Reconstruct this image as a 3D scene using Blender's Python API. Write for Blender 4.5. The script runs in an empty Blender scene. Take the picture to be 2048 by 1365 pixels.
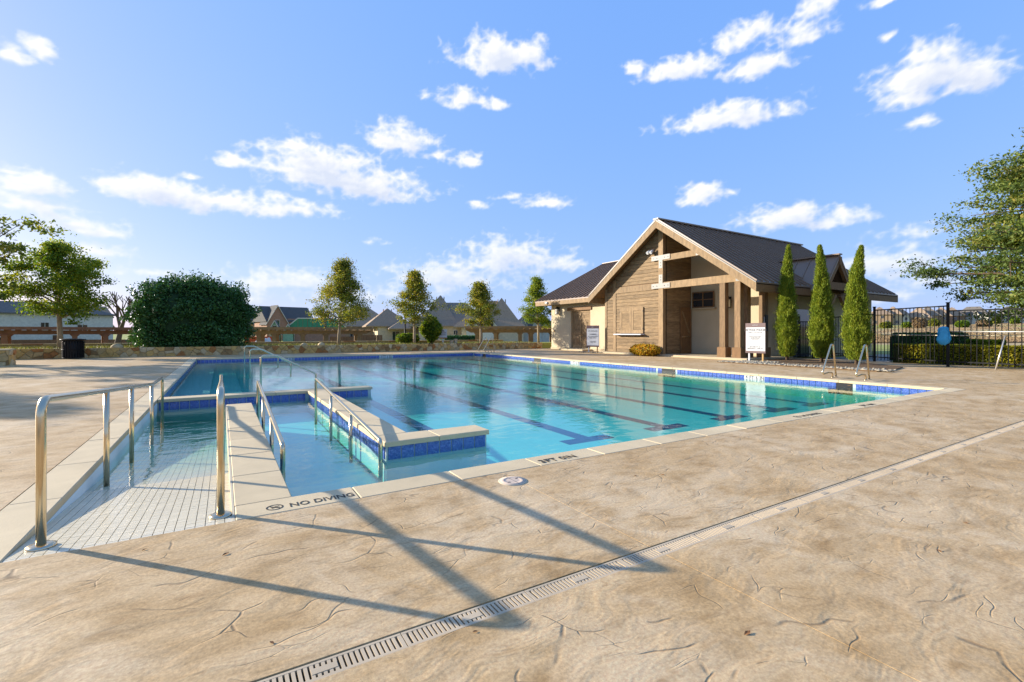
import bpy, bmesh, math, random
import numpy as np
from mathutils import Vector

# ------------------------------------------------------------------ camera, sky, sun, exposure
SC = bpy.context.scene
COL = SC.collection
YAW = math.radians(31.56)
CH = 1.22                                  # eye height over the deck
cam_d = bpy.data.cameras.new('camera'); cam = bpy.data.objects.new('camera', cam_d); COL.objects.link(cam)
cam.location = (0, 0, CH); cam.rotation_euler = (math.radians(90), 0, -YAW)
cam_d.sensor_width = 36; cam_d.lens = 36 * 945.5 / 2048; cam_d.shift_y = -16.5 / 2048
cam_d.clip_start = 0.05; cam_d.clip_end = 6000
SC.camera = cam

SUN_EL = math.radians(16.1)
SUN_AZ = math.radians(-42.34)              # from +Y, clockwise positive
sun_dir = Vector((math.sin(SUN_AZ) * math.cos(SUN_EL), math.cos(SUN_AZ) * math.cos(SUN_EL), math.sin(SUN_EL)))
sd = bpy.data.lights.new('sun', 'SUN'); sun = bpy.data.objects.new('sun', sd); COL.objects.link(sun)
sd.energy = 4.4; sd.angle = math.radians(0.55); sd.color = (1.0, 0.93, 0.82)
sun.rotation_euler = (-sun_dir).to_track_quat('-Z', 'Y').to_euler(); sun.location = (-20, 22, 12)

SC.view_settings.view_transform = 'Standard'; SC.view_settings.look = 'None'
SC.view_settings.exposure = 1.12; SC.view_settings.gamma = 1.0; SC.view_settings.use_curve_mapping = False
SC.render.engine = 'CYCLES'
cy = SC.cycles
cy.use_denoising = True; cy.max_bounces = 6; cy.diffuse_bounces = 2; cy.glossy_bounces = 3
cy.transparent_max_bounces = 10; cy.volume_bounces = 0; cy.caustics_reflective = False; cy.caustics_refractive = False
cy.sample_clamp_indirect = 4.0

def N(nt, t, x=0, y=0, **kw):
    n = nt.nodes.new(t); n.location = (x, y)
    for k, v in kw.items(): setattr(n, k, v)
    return n
def math_n(nt, op, a, b=None, clamp=False):
    n = nt.nodes.new('ShaderNodeMath'); n.operation = op; n.use_clamp = clamp
    for i, v in enumerate((a, b)):
        if v is None: continue
        if isinstance(v, (int, float)): n.inputs[i].default_value = v
        else: nt.links.new(v, n.inputs[i])
    return n.outputs[0]
def ramp_n(nt, fac, stops):
    n = nt.nodes.new('ShaderNodeValToRGB'); nt.links.new(fac, n.inputs[0])
    el = n.color_ramp.elements
    while len(el) < len(stops): el.new(0.5)
    for e, (p, c) in zip(el, stops): e.position = p; e.color = (*c, 1) if len(c) == 3 else c
    return n.outputs[0]
def mixc(nt, fac, a, b, mode='MIX'):
    n = nt.nodes.new('ShaderNodeMix'); n.data_type = 'RGBA'; n.blend_type = mode
    for s, v in ((n.inputs[0], fac), (n.inputs[6], a), (n.inputs[7], b)):
        if isinstance(v, (int, float)): s.default_value = v
        elif isinstance(v, tuple): s.default_value = (*v, 1)
        else: nt.links.new(v, s)
    return n.outputs[2]
def noise_n(nt, vec, scale, detail=4, rough=0.55, dist=0.0):
    n = nt.nodes.new('ShaderNodeTexNoise'); n.inputs['Scale'].default_value = scale; n.inputs['Detail'].default_value = detail
    n.inputs['Roughness'].default_value = rough; n.inputs['Distortion'].default_value = dist
    if vec is not None: nt.links.new(vec, n.inputs['Vector'])
    return n.outputs['Fac']
def mapping_n(nt, vec, loc=(0, 0, 0), rot=(0, 0, 0), sc=(1, 1, 1)):
    n = nt.nodes.new('ShaderNodeMapping'); nt.links.new(vec, n.inputs[0])
    n.inputs[1].default_value = loc; n.inputs[2].default_value = rot; n.inputs[3].default_value = sc
    return n.outputs[0]

def build_world():
    w = bpy.data.worlds.new('World'); SC.world = w; w.use_nodes = True
    nt = w.node_tree; nt.nodes.clear(); L = nt.links.new
    sky = N(nt, 'ShaderNodeTexSky'); sky.sky_type = 'NISHITA'; sky.sun_disc = False
    sky.sun_elevation = SUN_EL; sky.sun_rotation = SUN_AZ; sky.altitude = 200; sky.air_density = 1.0; sky.dust_density = 1.0; sky.ozone_density = 2.2
    # even out the contrast of the sky as the photograph's tone mapping does (one curve per channel, the whole dome alike)
    sp = N(nt, 'ShaderNodeSeparateColor'); L(sky.outputs[0], sp.inputs[0]); cb = N(nt, 'ShaderNodeCombineColor')
    for i in range(3): L(math_n(nt, 'ADD', math_n(nt, 'MULTIPLY', math_n(nt, 'POWER', sp.outputs[i], SKY_POW[i]), SKY_MUL[i]), math_n(nt, 'MULTIPLY', math_n(nt, 'POWER', sp.outputs[i], 2.0), SKY_RAW)), cb.inputs[i])
    b = N(nt, 'ShaderNodeBackground'); L(cb.outputs[0], b.inputs[0]); b.inputs[1].default_value = SKY_STRENGTH
    out = N(nt, 'ShaderNodeOutputWorld'); L(b.outputs[0], out.inputs[0])
    w.cycles.sampling_method = 'MANUAL'; w.cycles.sample_map_resolution = 512

SKY_STRENGTH = 0.138
CLOUD_STRENGTH = .52
SKY_POW = (.48, .27, .03)
SKY_MUL = (.85, 1.40, 3.20)
SKY_RAW = .008
CLOUDS = [
    (-15.2, 22.1, 0.80, 0.78, 0.80), (-13.2, 22.9, 0.92, 0.59, 0.70), (30.0, 30.1, 4.83, 1.90, 1.10), (25.6, 26.1, 2.99, 0.87, 0.80),
    (29.2, 25.8, 1.57, 0.59, 0.70), (45.9, 28.3, 0.91, 0.73, 0.70), (51.4, 27.6, 4.02, 1.25, 1.00), (57.8, 29.3, 3.02, 1.24, 0.80),
    (62.9, 28.1, 2.21, 0.89, 0.70), (59.0, 26.4, 2.48, 1.12, 0.80), (64.6, 29.8, 1.70, 1.15, 0.70), (72.7, 22.3, 3.03, 2.26, 1.10),
    (76.1, 20.9, 1.85, 1.51, 1.05), (71.7, 20.7, 2.13, 1.06, 0.90), (72.3, 18.4, 0.84, 0.66, 0.70), (55.8, 22.4, 5.53, 1.32, 1.00),
    (69.8, 28.8, 1.12, 0.37, 0.60), (69.9, 26.0, 0.52, 0.38, 0.60), (18.2, 21.3, 3.55, 1.74, 1.05), (22.3, 20.3, 1.18, 0.42, 0.60),
    (25.6, 19.9, 1.80, 0.85, 0.80), (9.5, 17.5, 5.71, 2.66, 1.10), (14.8, 16.4, 5.82, 1.82, 1.00), (1.2, 17.3, 2.26, 0.76, 0.80),
    (-3.2, 15.3, 0.82, 0.37, 0.70), (-4.3, 13.1, 4.98, 1.58, 1.10), (4.5, 13.3, 5.28, 1.12, 1.00), (7.4, 19.5, 2.02, 0.98, 0.80),
    (27.4, 15.1, 1.08, 0.56, 0.70), (30.8, 16.2, 1.21, 0.50, 0.60), (35.3, 15.4, 2.41, 0.79, 0.80), (53.4, 15.0, 1.88, 1.26, 1.00),
    (61.1, 11.7, 3.44, 1.31, 0.90), (66.3, 11.1, 2.13, 0.96, 0.80), (-13.7, 12.3, 2.41, 1.06, 0.95), (-15.4, 13.0, 1.13, 0.55, 0.70),
    (-14.0, 10.7, 1.78, 0.82, 0.70), (-11.5, 9.5, 1.94, 0.95, 0.70), (-8.7, 9.2, 1.48, 0.90, 0.90), (-9.9, 7.3, 2.05, 0.72, 0.70),
    (-5.9, 5.6, 1.53, 0.48, 0.60), (31.3, 8.8, 5.44, 2.13, 0.85), (24.1, 6.3, 6.53, 2.02, 0.80), (37.4, 8.1, 2.40, 1.42, 0.75),
    (6.4, 5.5, 5.46, 1.30, 0.70), (12.6, 4.3, 4.87, 0.91, 0.50), (70.2, 6.4, 2.96, 1.59, 0.80), (67.1, 3.2, 3.61, 0.98, 0.60),
    (30.7, 10.0, 1.82, 0.59, 0.60), (0.3, 3.9, 2.66, 0.93, 0.50), (72.7, 4.8, 2.06, 0.91, 0.50), (71.7, 9.2, 1.77, 0.72, 0.50),
    (14.8, 10.2, 0.89, 0.45, 0.50), (-11.8, 6.4, 2.88, 1.13, 0.55),
    (95, 18, 9, 3.0, .9), (118, 9, 12, 2.4, .8), (140, 25, 8, 3.0, 1.0), (165, 12, 11, 2.8, .9), (-165, 20, 9, 3.2, 1.0),
    (-135, 11, 12, 2.6, .8), (-105, 22, 9, 3.0, .9), (-75, 13, 11, 2.6, .9), (-48, 27, 9, 3.0, .8), (-28, 30, 7, 2.4, .8)
]
build_world()

def perlin2(x, y, seed):
    rs = np.random.RandomState(seed); ang = rs.rand(256) * 2 * np.pi; gx, gy = np.cos(ang), np.sin(ang); perm = rs.permutation(256)
    xi, yi = np.floor(x).astype(int), np.floor(y).astype(int); xf, yf = x - xi, y - yi
    u, v = xf * xf * xf * (xf * (xf * 6 - 15) + 10), yf * yf * yf * (yf * (yf * 6 - 15) + 10)
    def g(i, j, dx, dy): h = perm[(perm[i & 255] + j) & 255]; return gx[h] * dx + gy[h] * dy
    a = g(xi, yi, xf, yf); b = g(xi + 1, yi, xf - 1, yf); c = g(xi, yi + 1, xf, yf - 1); d = g(xi + 1, yi + 1, xf - 1, yf - 1)
    return (a + (b - a) * u) * (1 - v) + (c + (d - c) * u) * v
def fbm2(x, y, oct_, seed, gain=.5, billow=False):
    s = 0; amp = 1; tot = 0
    for o in range(oct_):
        n = perlin2(x * 2 ** o, y * 2 ** o, seed + o) * 1.4
        s = s + amp * ((np.abs(n) * 2 - .55) if billow else n); tot += amp; amp *= gain
    return s / tot
def cloud_field(az, el):
    """cumulus density over azimuth / elevation in degrees"""
    wx = fbm2(az * .22, el * .35, 3, 11) * 1.5; wy = fbm2(az * .22 + 40, el * .35, 3, 21) * .7
    D = np.full(az.shape, -9.0)
    for (a, e, rx, ry, w) in CLOUDS:
        da = ((az + wx - a) + 180) % 360 - 180; de = el + wy - e
        m = (np.abs(da) < rx * 2.6) & (np.abs(de) < ry * 2.6)
        if not m.any(): continue
        x, y = da[m] / (rx * 1.22), de[m] / (ry * 1.08)
        y = np.where(y < 0, y * 1.55, y * .92)
        D[m] = np.maximum(D[m], w * (1.06 - np.sqrt(x * x + y * y)))
    n = fbm2(az * .42, el * .70, 6, 3, .47) * .74 - fbm2(az * .75, el * 1.1, 5, 33, .45, True) * .42
    return D + n
def build_clouds():
    def patch(a0, a1, e0, e1, st, V, F, A, C):
        na, ne = int((a1 - a0) / st) + 1, int((e1 - e0) / st) + 1
        az, el = np.meshgrid(np.linspace(a0, a1, na), np.linspace(e0, e1, ne))
        D = cloud_field(az, el); up = cloud_field(az - .9, el + .75); up2 = cloud_field(az - 1.6, el + 1.5)
        t = np.clip((D + .16) / .92, 0, 1); al = t * t * (3 - 2 * t)
        al *= np.where(el < 14, .55 + .45 * np.clip(el / 14, 0, 1), 1) * .985
        sh = np.clip(.62 * np.clip(up, 0, 1.2) + .38 * np.clip(up2, 0, 1.2) + .18 * np.clip(D - .35, 0, 1), 0, 1)[..., None]  # cloud shading painted into the emissive vertex colour: darker behind cloud toward the sun
        col = np.array((1.02, 1.0, .975)) * (1 - sh) + np.array((.66, .72, .86)) * sh
        base = sum(len(v) for v in V); idx = np.arange(na * ne).reshape(ne, na)
        q = np.stack([idx[:-1, :-1], idx[:-1, 1:], idx[1:, 1:], idx[1:, :-1]], -1).reshape(-1, 4)
        keep = (al.reshape(-1)[q].max(1) > .004); q = q[keep]
        used = np.unique(q); remap = np.zeros(na * ne, int); remap[used] = np.arange(len(used))
        a, e = np.radians(az).reshape(-1)[used], np.radians(el).reshape(-1)[used]; R = 2500.0
        V.append(np.stack([np.sin(a) * np.cos(e) * R, np.cos(a) * np.cos(e) * R, np.sin(e) * R], -1)); F.append(remap[q] + base)
        A.append(al.reshape(-1)[used]); C.append(col.reshape(-1, 3)[used])
    V, F, A, C = [], [], [], []
    patch(-20, 84, .3, 42, .115, V, F, A, C); patch(84, 340, 1, 46, .45, V, F, A, C); patch(-20, 84, 42, 60, .45, V, F, A, C)
    V, F, A, C = (np.concatenate(k) for k in (V, F, A, C))
    me = bpy.data.meshes.new('sky'); me.vertices.add(len(V)); me.vertices.foreach_set('co', V.ravel()); me.loops.add(F.size); me.loops.foreach_set('vertex_index', F.ravel())
    me.polygons.add(len(F)); me.polygons.foreach_set('loop_start', np.arange(0, F.size, 4)); me.polygons.foreach_set('loop_total', np.full(len(F), 4)); me.update()
    at_ = me.attributes.new('cloud', 'FLOAT_COLOR', 'POINT'); at_.data.foreach_set('color', np.concatenate([C, A[:, None]], 1).ravel())
    o = bpy.data.objects.new('sky', me); COL.objects.link(o); o['kind'] = 'structure'; o['label'] = 'small white cumulus clouds scattered over a blue sky'
    m = bpy.data.materials.new('cumulus'); m.use_nodes = True; nt = m.node_tree; nt.nodes.clear()
    an = N(nt, 'ShaderNodeAttribute'); an.attribute_name = 'cloud'
    em = N(nt, 'ShaderNodeEmission'); nt.links.new(an.outputs['Color'], em.inputs[0]); em.inputs[1].default_value = CLOUD_STRENGTH
    tr = N(nt, 'ShaderNodeBsdfTransparent'); mx = N(nt, 'ShaderNodeMixShader'); nt.links.new(an.outputs['Alpha'], mx.inputs[0]); nt.links.new(tr.outputs[0], mx.inputs[1]); nt.links.new(em.outputs[0], mx.inputs[2])
    ou = N(nt, 'ShaderNodeOutputMaterial'); nt.links.new(mx.outputs[0], ou.inputs[0]); m.cycles.emission_sampling = 'NONE'; me.materials.append(m)
build_clouds()

# ------------------------------------------------------------------ helpers
def at(px, t):
    """ground position seen in picture column px at depth t metres"""
    x = (px - 1024) / 945.5
    c, s = math.cos(YAW), math.sin(YAW)
    return (s + x * c) * t, (c - x * s) * t
def tag(o, label=None, cat=None, group=None, kind=None):
    if label: o['label'] = label
    if cat: o['category'] = cat
    if group: o['group'] = group
    if kind: o['kind'] = kind
    return o
def empty(name, loc=(0, 0, 0), rz=0.0, parent=None):
    o = bpy.data.objects.new(name, None); COL.objects.link(o); o.location = loc; o.rotation_euler = (0, 0, rz); o.parent = parent
    o.empty_display_size = .2
    return o
def wloc(o):
    v = Vector((0, 0, 0))
    while o is not None: v += Vector(o.location); o = o.parent
    return v
class MB:
    def __init__(s): s.v = []; s.f = []; s.sm = []
    def add(s, vs, fs, smooth=False):
        b = len(s.v); s.v += [tuple(v) for v in vs]; s.f += [tuple(i + b for i in f) for f in fs]; s.sm += [smooth] * len(fs); return s
    def box(s, x0, x1, y0, y1, z0, z1):
        return s.add([(x0, y0, z0), (x1, y0, z0), (x1, y1, z0), (x0, y1, z0), (x0, y0, z1), (x1, y0, z1), (x1, y1, z1), (x0, y1, z1)],
                     [(3, 2, 1, 0), (4, 5, 6, 7), (0, 1, 5, 4), (1, 2, 6, 5), (2, 3, 7, 6), (3, 0, 4, 7)])
    def cbox(s, x0, x1, y0, y1, z0, z1, c=.006):
        """box with chamfered top and side edges"""
        def ring(i, z): return [(x0 + i, y0 + c - 0, z), (x0 + c, y0 + i, z), (x1 - c, y0 + i, z), (x1 - i, y0 + c, z), (x1 - i, y1 - c, z), (x1 - c, y1 - i, z), (x0 + c, y1 - i, z), (x0 + i, y1 - c, z)]
        vs = ring(0, z0) + ring(0, z1 - c) + [(x0 + c, y0 + c * 1.6, z1), (x0 + c * 1.6, y0 + c, z1), (x1 - c * 1.6, y0 + c, z1), (x1 - c, y0 + c * 1.6, z1), (x1 - c, y1 - c * 1.6, z1), (x1 - c * 1.6, y1 - c, z1), (x0 + c * 1.6, y1 - c, z1), (x0 + c, y1 - c * 1.6, z1)]
        fs = [tuple(range(7, -1, -1)), tuple(range(16, 24))]
        for k in (0, 8):
            for i in range(8): j = (i + 1) % 8; fs.append((k + i, k + j, k + 8 + j, k + 8 + i))
        return s.add(vs, fs)
    def beam(s, p, q, w, h, up=(0, 0, 1)):
        p, q = Vector(p), Vector(q); d = (q - p).normalized(); u = Vector(up); r = d.cross(u)
        if r.length < 1e-4: r = d.cross(Vector((1, 0, 0)))
        r.normalize(); u = r.cross(d).normalized(); r *= w / 2; u *= h / 2
        vs = [p - r - u, p + r - u, p + r + u, p - r + u, q - r - u, q + r - u, q + r + u, q - r + u]
        return s.add(vs, [(0, 1, 2, 3), (7, 6, 5, 4), (0, 4, 5, 1), (1, 5, 6, 2), (2, 6, 7, 3), (3, 7, 4, 0)])
    def prism(s, poly, vec):
        """planar polygon swept along vec"""
        n = len(poly); vec = Vector(vec); a = [Vector(p) for p in poly]; b = [p + vec for p in a]
        nrm = Vector((0, 0, 0))
        for i in range(n): nrm += a[i].cross(a[(i + 1) % n])
        if nrm.dot(vec) > 0: a.reverse(); b.reverse()
        return s.add(a + b, [tuple(range(n)), tuple(range(2 * n - 1, n - 1, -1))] + [((i + 1) % n, i, n + i, n + (i + 1) % n) for i in range(n)])
    def tube(s, pts, r, seg=10, caps=True):
        pts = [Vector(p) for p in pts]; n = len(pts); rr = r if isinstance(r, (list, tuple)) else [r] * n
        vs = []; d0 = (pts[1] - pts[0]).normalized(); u = d0.orthogonal().normalized()
        for i, p in enumerate(pts):
            d = (pts[min(i + 1, n - 1)] - pts[max(i - 1, 0)]).normalized()
            u = (u - d * u.dot(d)); u = u.normalized() if u.length > 1e-6 else d.orthogonal().normalized(); w = d.cross(u)
            for k in range(seg): a = 2 * math.pi * k / seg; vs.append(p + (u * math.cos(a) + w * math.sin(a)) * rr[i])
        fs = [(i * seg + k, i * seg + (k + 1) % seg, (i + 1) * seg + (k + 1) % seg, (i + 1) * seg + k) for i in range(n - 1) for k in range(seg)]
        s.add(vs, fs, True)
        if caps: b = len(s.v) - len(vs); s.f += [tuple(b + k for k in range(seg - 1, -1, -1)), tuple(b + (n - 1) * seg + k for k in range(seg))]; s.sm += [False, False]
        return s
    def lathe(s, prof, c=(0, 0, 0), seg=20, smooth=True):
        vs = []; n = len(prof)
        for (r, z) in prof:
            for k in range(seg): a = 2 * math.pi * k / seg; vs.append((c[0] + r * math.cos(a), c[1] + r * math.sin(a), c[2] + z))
        fs = [(i * seg + k, i * seg + (k + 1) % seg, (i + 1) * seg + (k + 1) % seg, (i + 1) * seg + k) for i in range(n - 1) for k in range(seg)]
        s.add(vs, fs, smooth)
        b = len(s.v) - len(vs); s.f += [tuple(b + k for k in range(seg - 1, -1, -1)), tuple(b + (n - 1) * seg + k for k in range(seg))]; s.sm += [False, False]
        return s
    def quad(s, a, b, c, d): return s.add([a, b, c, d], [(0, 1, 2, 3)])
    def mesh(s, name, off=(0, 0, 0)):
        m = bpy.data.meshes.new(name); ox, oy, oz = off
        m.from_pydata([(x - ox, y - oy, z - oz) for x, y, z in s.v], [], s.f)
        m.polygons.foreach_set('use_smooth', s.sm); m.update(); return m
    def build(s, name, mat, parent=None, local=False, **tags):
        off = (0, 0, 0) if (local or parent is None) else wloc(parent)
        o = bpy.data.objects.new(name, s.mesh(name, off)); COL.objects.link(o); o.parent = parent
        o.data.materials.append(mat); tag(o, **tags); return o
def solo(mb, name, mat, label, cat, base, group=None, kind=None):
    """one-mesh thing with its origin at its base"""
    o = bpy.data.objects.new(name, mb.mesh(name, base)); COL.objects.link(o); o.location = base
    o.data.materials.append(mat); return tag(o, label, cat, group, kind)
def inst(src, name, parent, loc, rot=None, scale=None):
    o = bpy.data.objects.new(name, src if isinstance(src, bpy.types.Mesh) else src.data); COL.objects.link(o); o.parent = parent; o.location = loc
    if rot: o.rotation_euler = rot
    if scale: o.scale = scale
    return o
def text(s, size, mat, parent, loc, rot, name='lettering', align='LEFT', ext=.0008, sx=1.0):
    c = bpy.data.curves.new(name, 'FONT'); c.body = s; c.size = size; c.align_x = align; c.extrude = ext; c.resolution_u = 3; c.offset = size * .007
    o = bpy.data.objects.new(name, c); COL.objects.link(o); o.parent = parent; o.rotation_euler = rot; o.scale = (sx, 1, 1)
    o.location = Vector(loc) - (wloc(parent) if parent else Vector((0, 0, 0))); c.materials.append(mat); return o
def arc(p, q, r, c, n=6):
    """rounded corner at c between p and q"""
    p, q, c = Vector(p), Vector(q), Vector(c); a = (p - c).normalized(); b = (q - c).normalized()
    th = a.angle(b); L = r / math.tan(th / 2); s, e = c + a * L, c + b * L
    ctr = c + (a + b).normalized() * (r / math.sin(th / 2)); out = []
    va, vb = s - ctr, e - ctr; ang = va.angle(vb)
    for i in range(n + 1):
        k = i / n; out.append(ctr + (va * math.sin((1 - k) * ang) + vb * math.sin(k * ang)) / math.sin(ang))
    return out
def rounded(pts, r, n=6):
    out = [Vector(pts[0])]
    for i in range(1, len(pts) - 1): out += arc(pts[i - 1], pts[i + 1], r, pts[i], n)
    return out + [Vector(pts[-1])]

# ------------------------------------------------------------------ materials
MATS = {}
def mat(name, col, rough=.7, metal=0.0, var=.18, scale=3.0, bump=0.0, bscale=30.0, spec=.3, stretch=(1, 1, 1), col2=None, dirt=0.0):
    if not any(k in name for k in ('blue', 'navy', 'plaster', 'green', 'glass', 'black', 'white_panel')): col = (col[0], col[1] * .94, col[2] * .80)
    m = bpy.data.materials.new(name); m.use_nodes = True; nt = m.node_tree; b = nt.nodes['Principled BSDF']
    geo = N(nt, 'ShaderNodeNewGeometry'); oi = N(nt, 'ShaderNodeObjectInfo')
    off = N(nt, 'ShaderNodeVectorMath', operation='ADD'); nt.links.new(geo.outputs['Position'], off.inputs[0])
    sc_ = N(nt, 'ShaderNodeVectorMath', operation='SCALE'); sc_.inputs['Scale'].default_value = 13.0
    cc = N(nt, 'ShaderNodeCombineXYZ'); nt.links.new(oi.outputs['Random'], cc.inputs[0]); nt.links.new(oi.outputs['Random'], cc.inputs[2])
    nt.links.new(cc.outputs[0], sc_.inputs[0]); nt.links.new(sc_.outputs[0], off.inputs[1])
    v = mapping_n(nt, off.outputs[0], sc=stretch)
    n1 = noise_n(nt, v, scale, 6, .6, .4)
    lo = tuple(c * (1 - var) for c in col); hi = tuple(min(1, c * (1 + var)) for c in (col2 or col))
    c = ramp_n(nt, n1, [(.28, lo), (.72, hi)])
    rv = math_n(nt, 'ADD', math_n(nt, 'MULTIPLY', oi.outputs['Random'], var * .9), 1 - var * .45)
    hs = N(nt, 'ShaderNodeHueSaturation'); nt.links.new(c, hs.inputs['Color']); nt.links.new(rv, hs.inputs['Value'])
    c = hs.outputs[0]
    if dirt:
        n2 = noise_n(nt, v, scale * .35, 5, .65, .6)
        c = mixc(nt, math_n(nt, 'MULTIPLY', ramp_n(nt, n2, [(.45, (0, 0, 0)), (.7, (1, 1, 1))]), dirt), c, tuple(x * .45 for x in col))
    nt.links.new(c, b.inputs['Base Color'])
    b.inputs['Roughness'].default_value = rough; b.inputs['Metallic'].default_value = metal; b.inputs['Specular IOR Level'].default_value = spec
    if bump:
        nb = noise_n(nt, v, bscale, 5, .6)
        bp = N(nt, 'ShaderNodeBump'); bp.inputs['Strength'].default_value = bump; bp.inputs['Distance'].default_value = .02
        nt.links.new(nb, bp.inputs['Height']); nt.links.new(bp.outputs[0], b.inputs['Normal'])
    MATS[name] = m; return m
def leaf_mat(name, cols, trans=.45, rough=.6):
    m = bpy.data.materials.new(name); m.use_nodes = True; nt = m.node_tree; nt.nodes.clear()
    at_ = N(nt, 'ShaderNodeAttribute'); at_.attribute_name = 'tint'
    n = len(cols); c = ramp_n(nt, at_.outputs['Fac'], [(i / (n - 1), k) for i, k in enumerate(cols)])
    d = N(nt, 'ShaderNodeBsdfPrincipled'); nt.links.new(c, d.inputs['Base Color']); d.inputs['Roughness'].default_value = rough; d.inputs['Specular IOR Level'].default_value = .25
    tr = N(nt, 'ShaderNodeBsdfTranslucent')
    tc = mixc(nt, 1.0, c, (1.25, 1.15, .55), 'MULTIPLY'); nt.links.new(tc, tr.inputs[0])
    mx = N(nt, 'ShaderNodeMixShader'); mx.inputs[0].default_value = trans; nt.links.new(d.outputs[0], mx.inputs[1]); nt.links.new(tr.outputs[0], mx.inputs[2])
    o = N(nt, 'ShaderNodeOutputMaterial'); nt.links.new(mx.outputs[0], o.inputs[0]); MATS[name] = m; return m

def deck_material():
    m = bpy.data.materials.new('stamped_concrete'); m.use_nodes = True; nt = m.node_tree; b = nt.nodes['Principled BSDF']
    geo = N(nt, 'ShaderNodeNewGeometry'); p = geo.outputs['Position']
    big = noise_n(nt, p, .55, 2, .55, .5)
    mid = noise_n(nt, mapping_n(nt, p, rot=(0, 0, .5), sc=(1, 1.5, 1)), 2.6, 4, .62, .25)
    blot = noise_n(nt, mapping_n(nt, p, loc=(7, 3, 1)), 1.3, 4, .7, .6)
    fine = noise_n(nt, p, 60, 2, .7)
    K = lambda r, g_, b_: (r * .875, g_ * .82, b_ * .70)
    c = ramp_n(nt, mid, [(.30, K(.40, .265, .13)), (.48, K(.57, .41, .235)), (.68, K(.69, .53, .34))])
    c = mixc(nt, ramp_n(nt, blot, [(.46, (0, 0, 0)), (.64, (.85, .85, .85))]), c, K(.72, .58, .41))
    c = mixc(nt, ramp_n(nt, big, [(.40, (0, 0, 0)), (.75, (.5, .5, .5))]), c, K(.52, .35, .17))
    c = mixc(nt, .45, c, ramp_n(nt, fine, [(.3, (.28, .25, .22)), (.7, (.72, .70, .66))]), 'OVERLAY')
    stain = ramp_n(nt, noise_n(nt, mapping_n(nt, p, loc=(11, 2, 5), rot=(0, 0, .3), sc=(1, 2.2, 1)), 5.5, 3, .7, .3), [(.56, (0, 0, 0)), (.74, (.65, .65, .65))])
    c = mixc(nt, stain, c, K(.36, .23, .115))
    # pressed slate: angular broken ledges from warped cells, each cell at its own height
    nz = N(nt, 'ShaderNodeTexNoise'); nz.inputs['Scale'].default_value = 2.2; nz.inputs['Detail'].default_value = 2; nt.links.new(p, nz.inputs['Vector'])
    ws = N(nt, 'ShaderNodeVectorMath', operation='MULTIPLY_ADD'); nt.links.new(nz.outputs['Color'], ws.inputs[0]); ws.inputs[1].default_value = (.42, .42, 0); nt.links.new(p, ws.inputs[2])
    wv = mapping_n(nt, ws.outputs[0], rot=(0, 0, -.5), sc=(1, 2.1, 0))
    def cells(scale, thr, lo, hi, loc):
        e = N(nt, 'ShaderNodeTexVoronoi'); e.feature = 'DISTANCE_TO_EDGE'; e.inputs['Scale'].default_value = scale; nt.links.new(wv, e.inputs['Vector'])
        r = N(nt, 'ShaderNodeMapRange', interpolation_type='SMOOTHSTEP'); nt.links.new(e.outputs['Distance'], r.inputs[0]); r.inputs[1].default_value = 0; r.inputs[2].default_value = thr; r.inputs[3].default_value = 1; r.inputs[4].default_value = 0
        k = ramp_n(nt, noise_n(nt, mapping_n(nt, p, loc=loc), 3.1, 2, .5), [(lo, (0, 0, 0)), (hi, (1, 1, 1))])
        return math_n(nt, 'MULTIPLY', r.outputs[0], k)
    cr = math_n(nt, 'MAXIMUM', cells(1.25, .014, .545, .62, (1, 5, 2)), math_n(nt, 'MULTIPLY', cells(3.1, .026, .565, .63, (4, 2, 2)), .75))
    c = mixc(nt, math_n(nt, 'MULTIPLY', cr, .55), c, (.15, .09, .045))
    nt.links.new(c, b.inputs['Base Color'])
    b.inputs['Roughness'].default_value = .68; b.inputs['Specular IOR Level'].default_value = .25
    st = noise_n(nt, wv, 2.4, 3, .6, .3)
    led = math_n(nt, 'ADD', math_n(nt, 'MULTIPLY', st, .8), math_n(nt, 'MULTIPLY', fine, .06)); led = math_n(nt, 'SUBTRACT', led, math_n(nt, 'MULTIPLY', cr, .16))
    bp = N(nt, 'ShaderNodeBump'); bp.inputs['Strength'].default_value = .62; bp.inputs['Distance'].default_value = .022
    nt.links.new(led, bp.inputs['Height']); nt.links.new(bp.outputs[0], b.inputs['Normal'])
    return m
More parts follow.
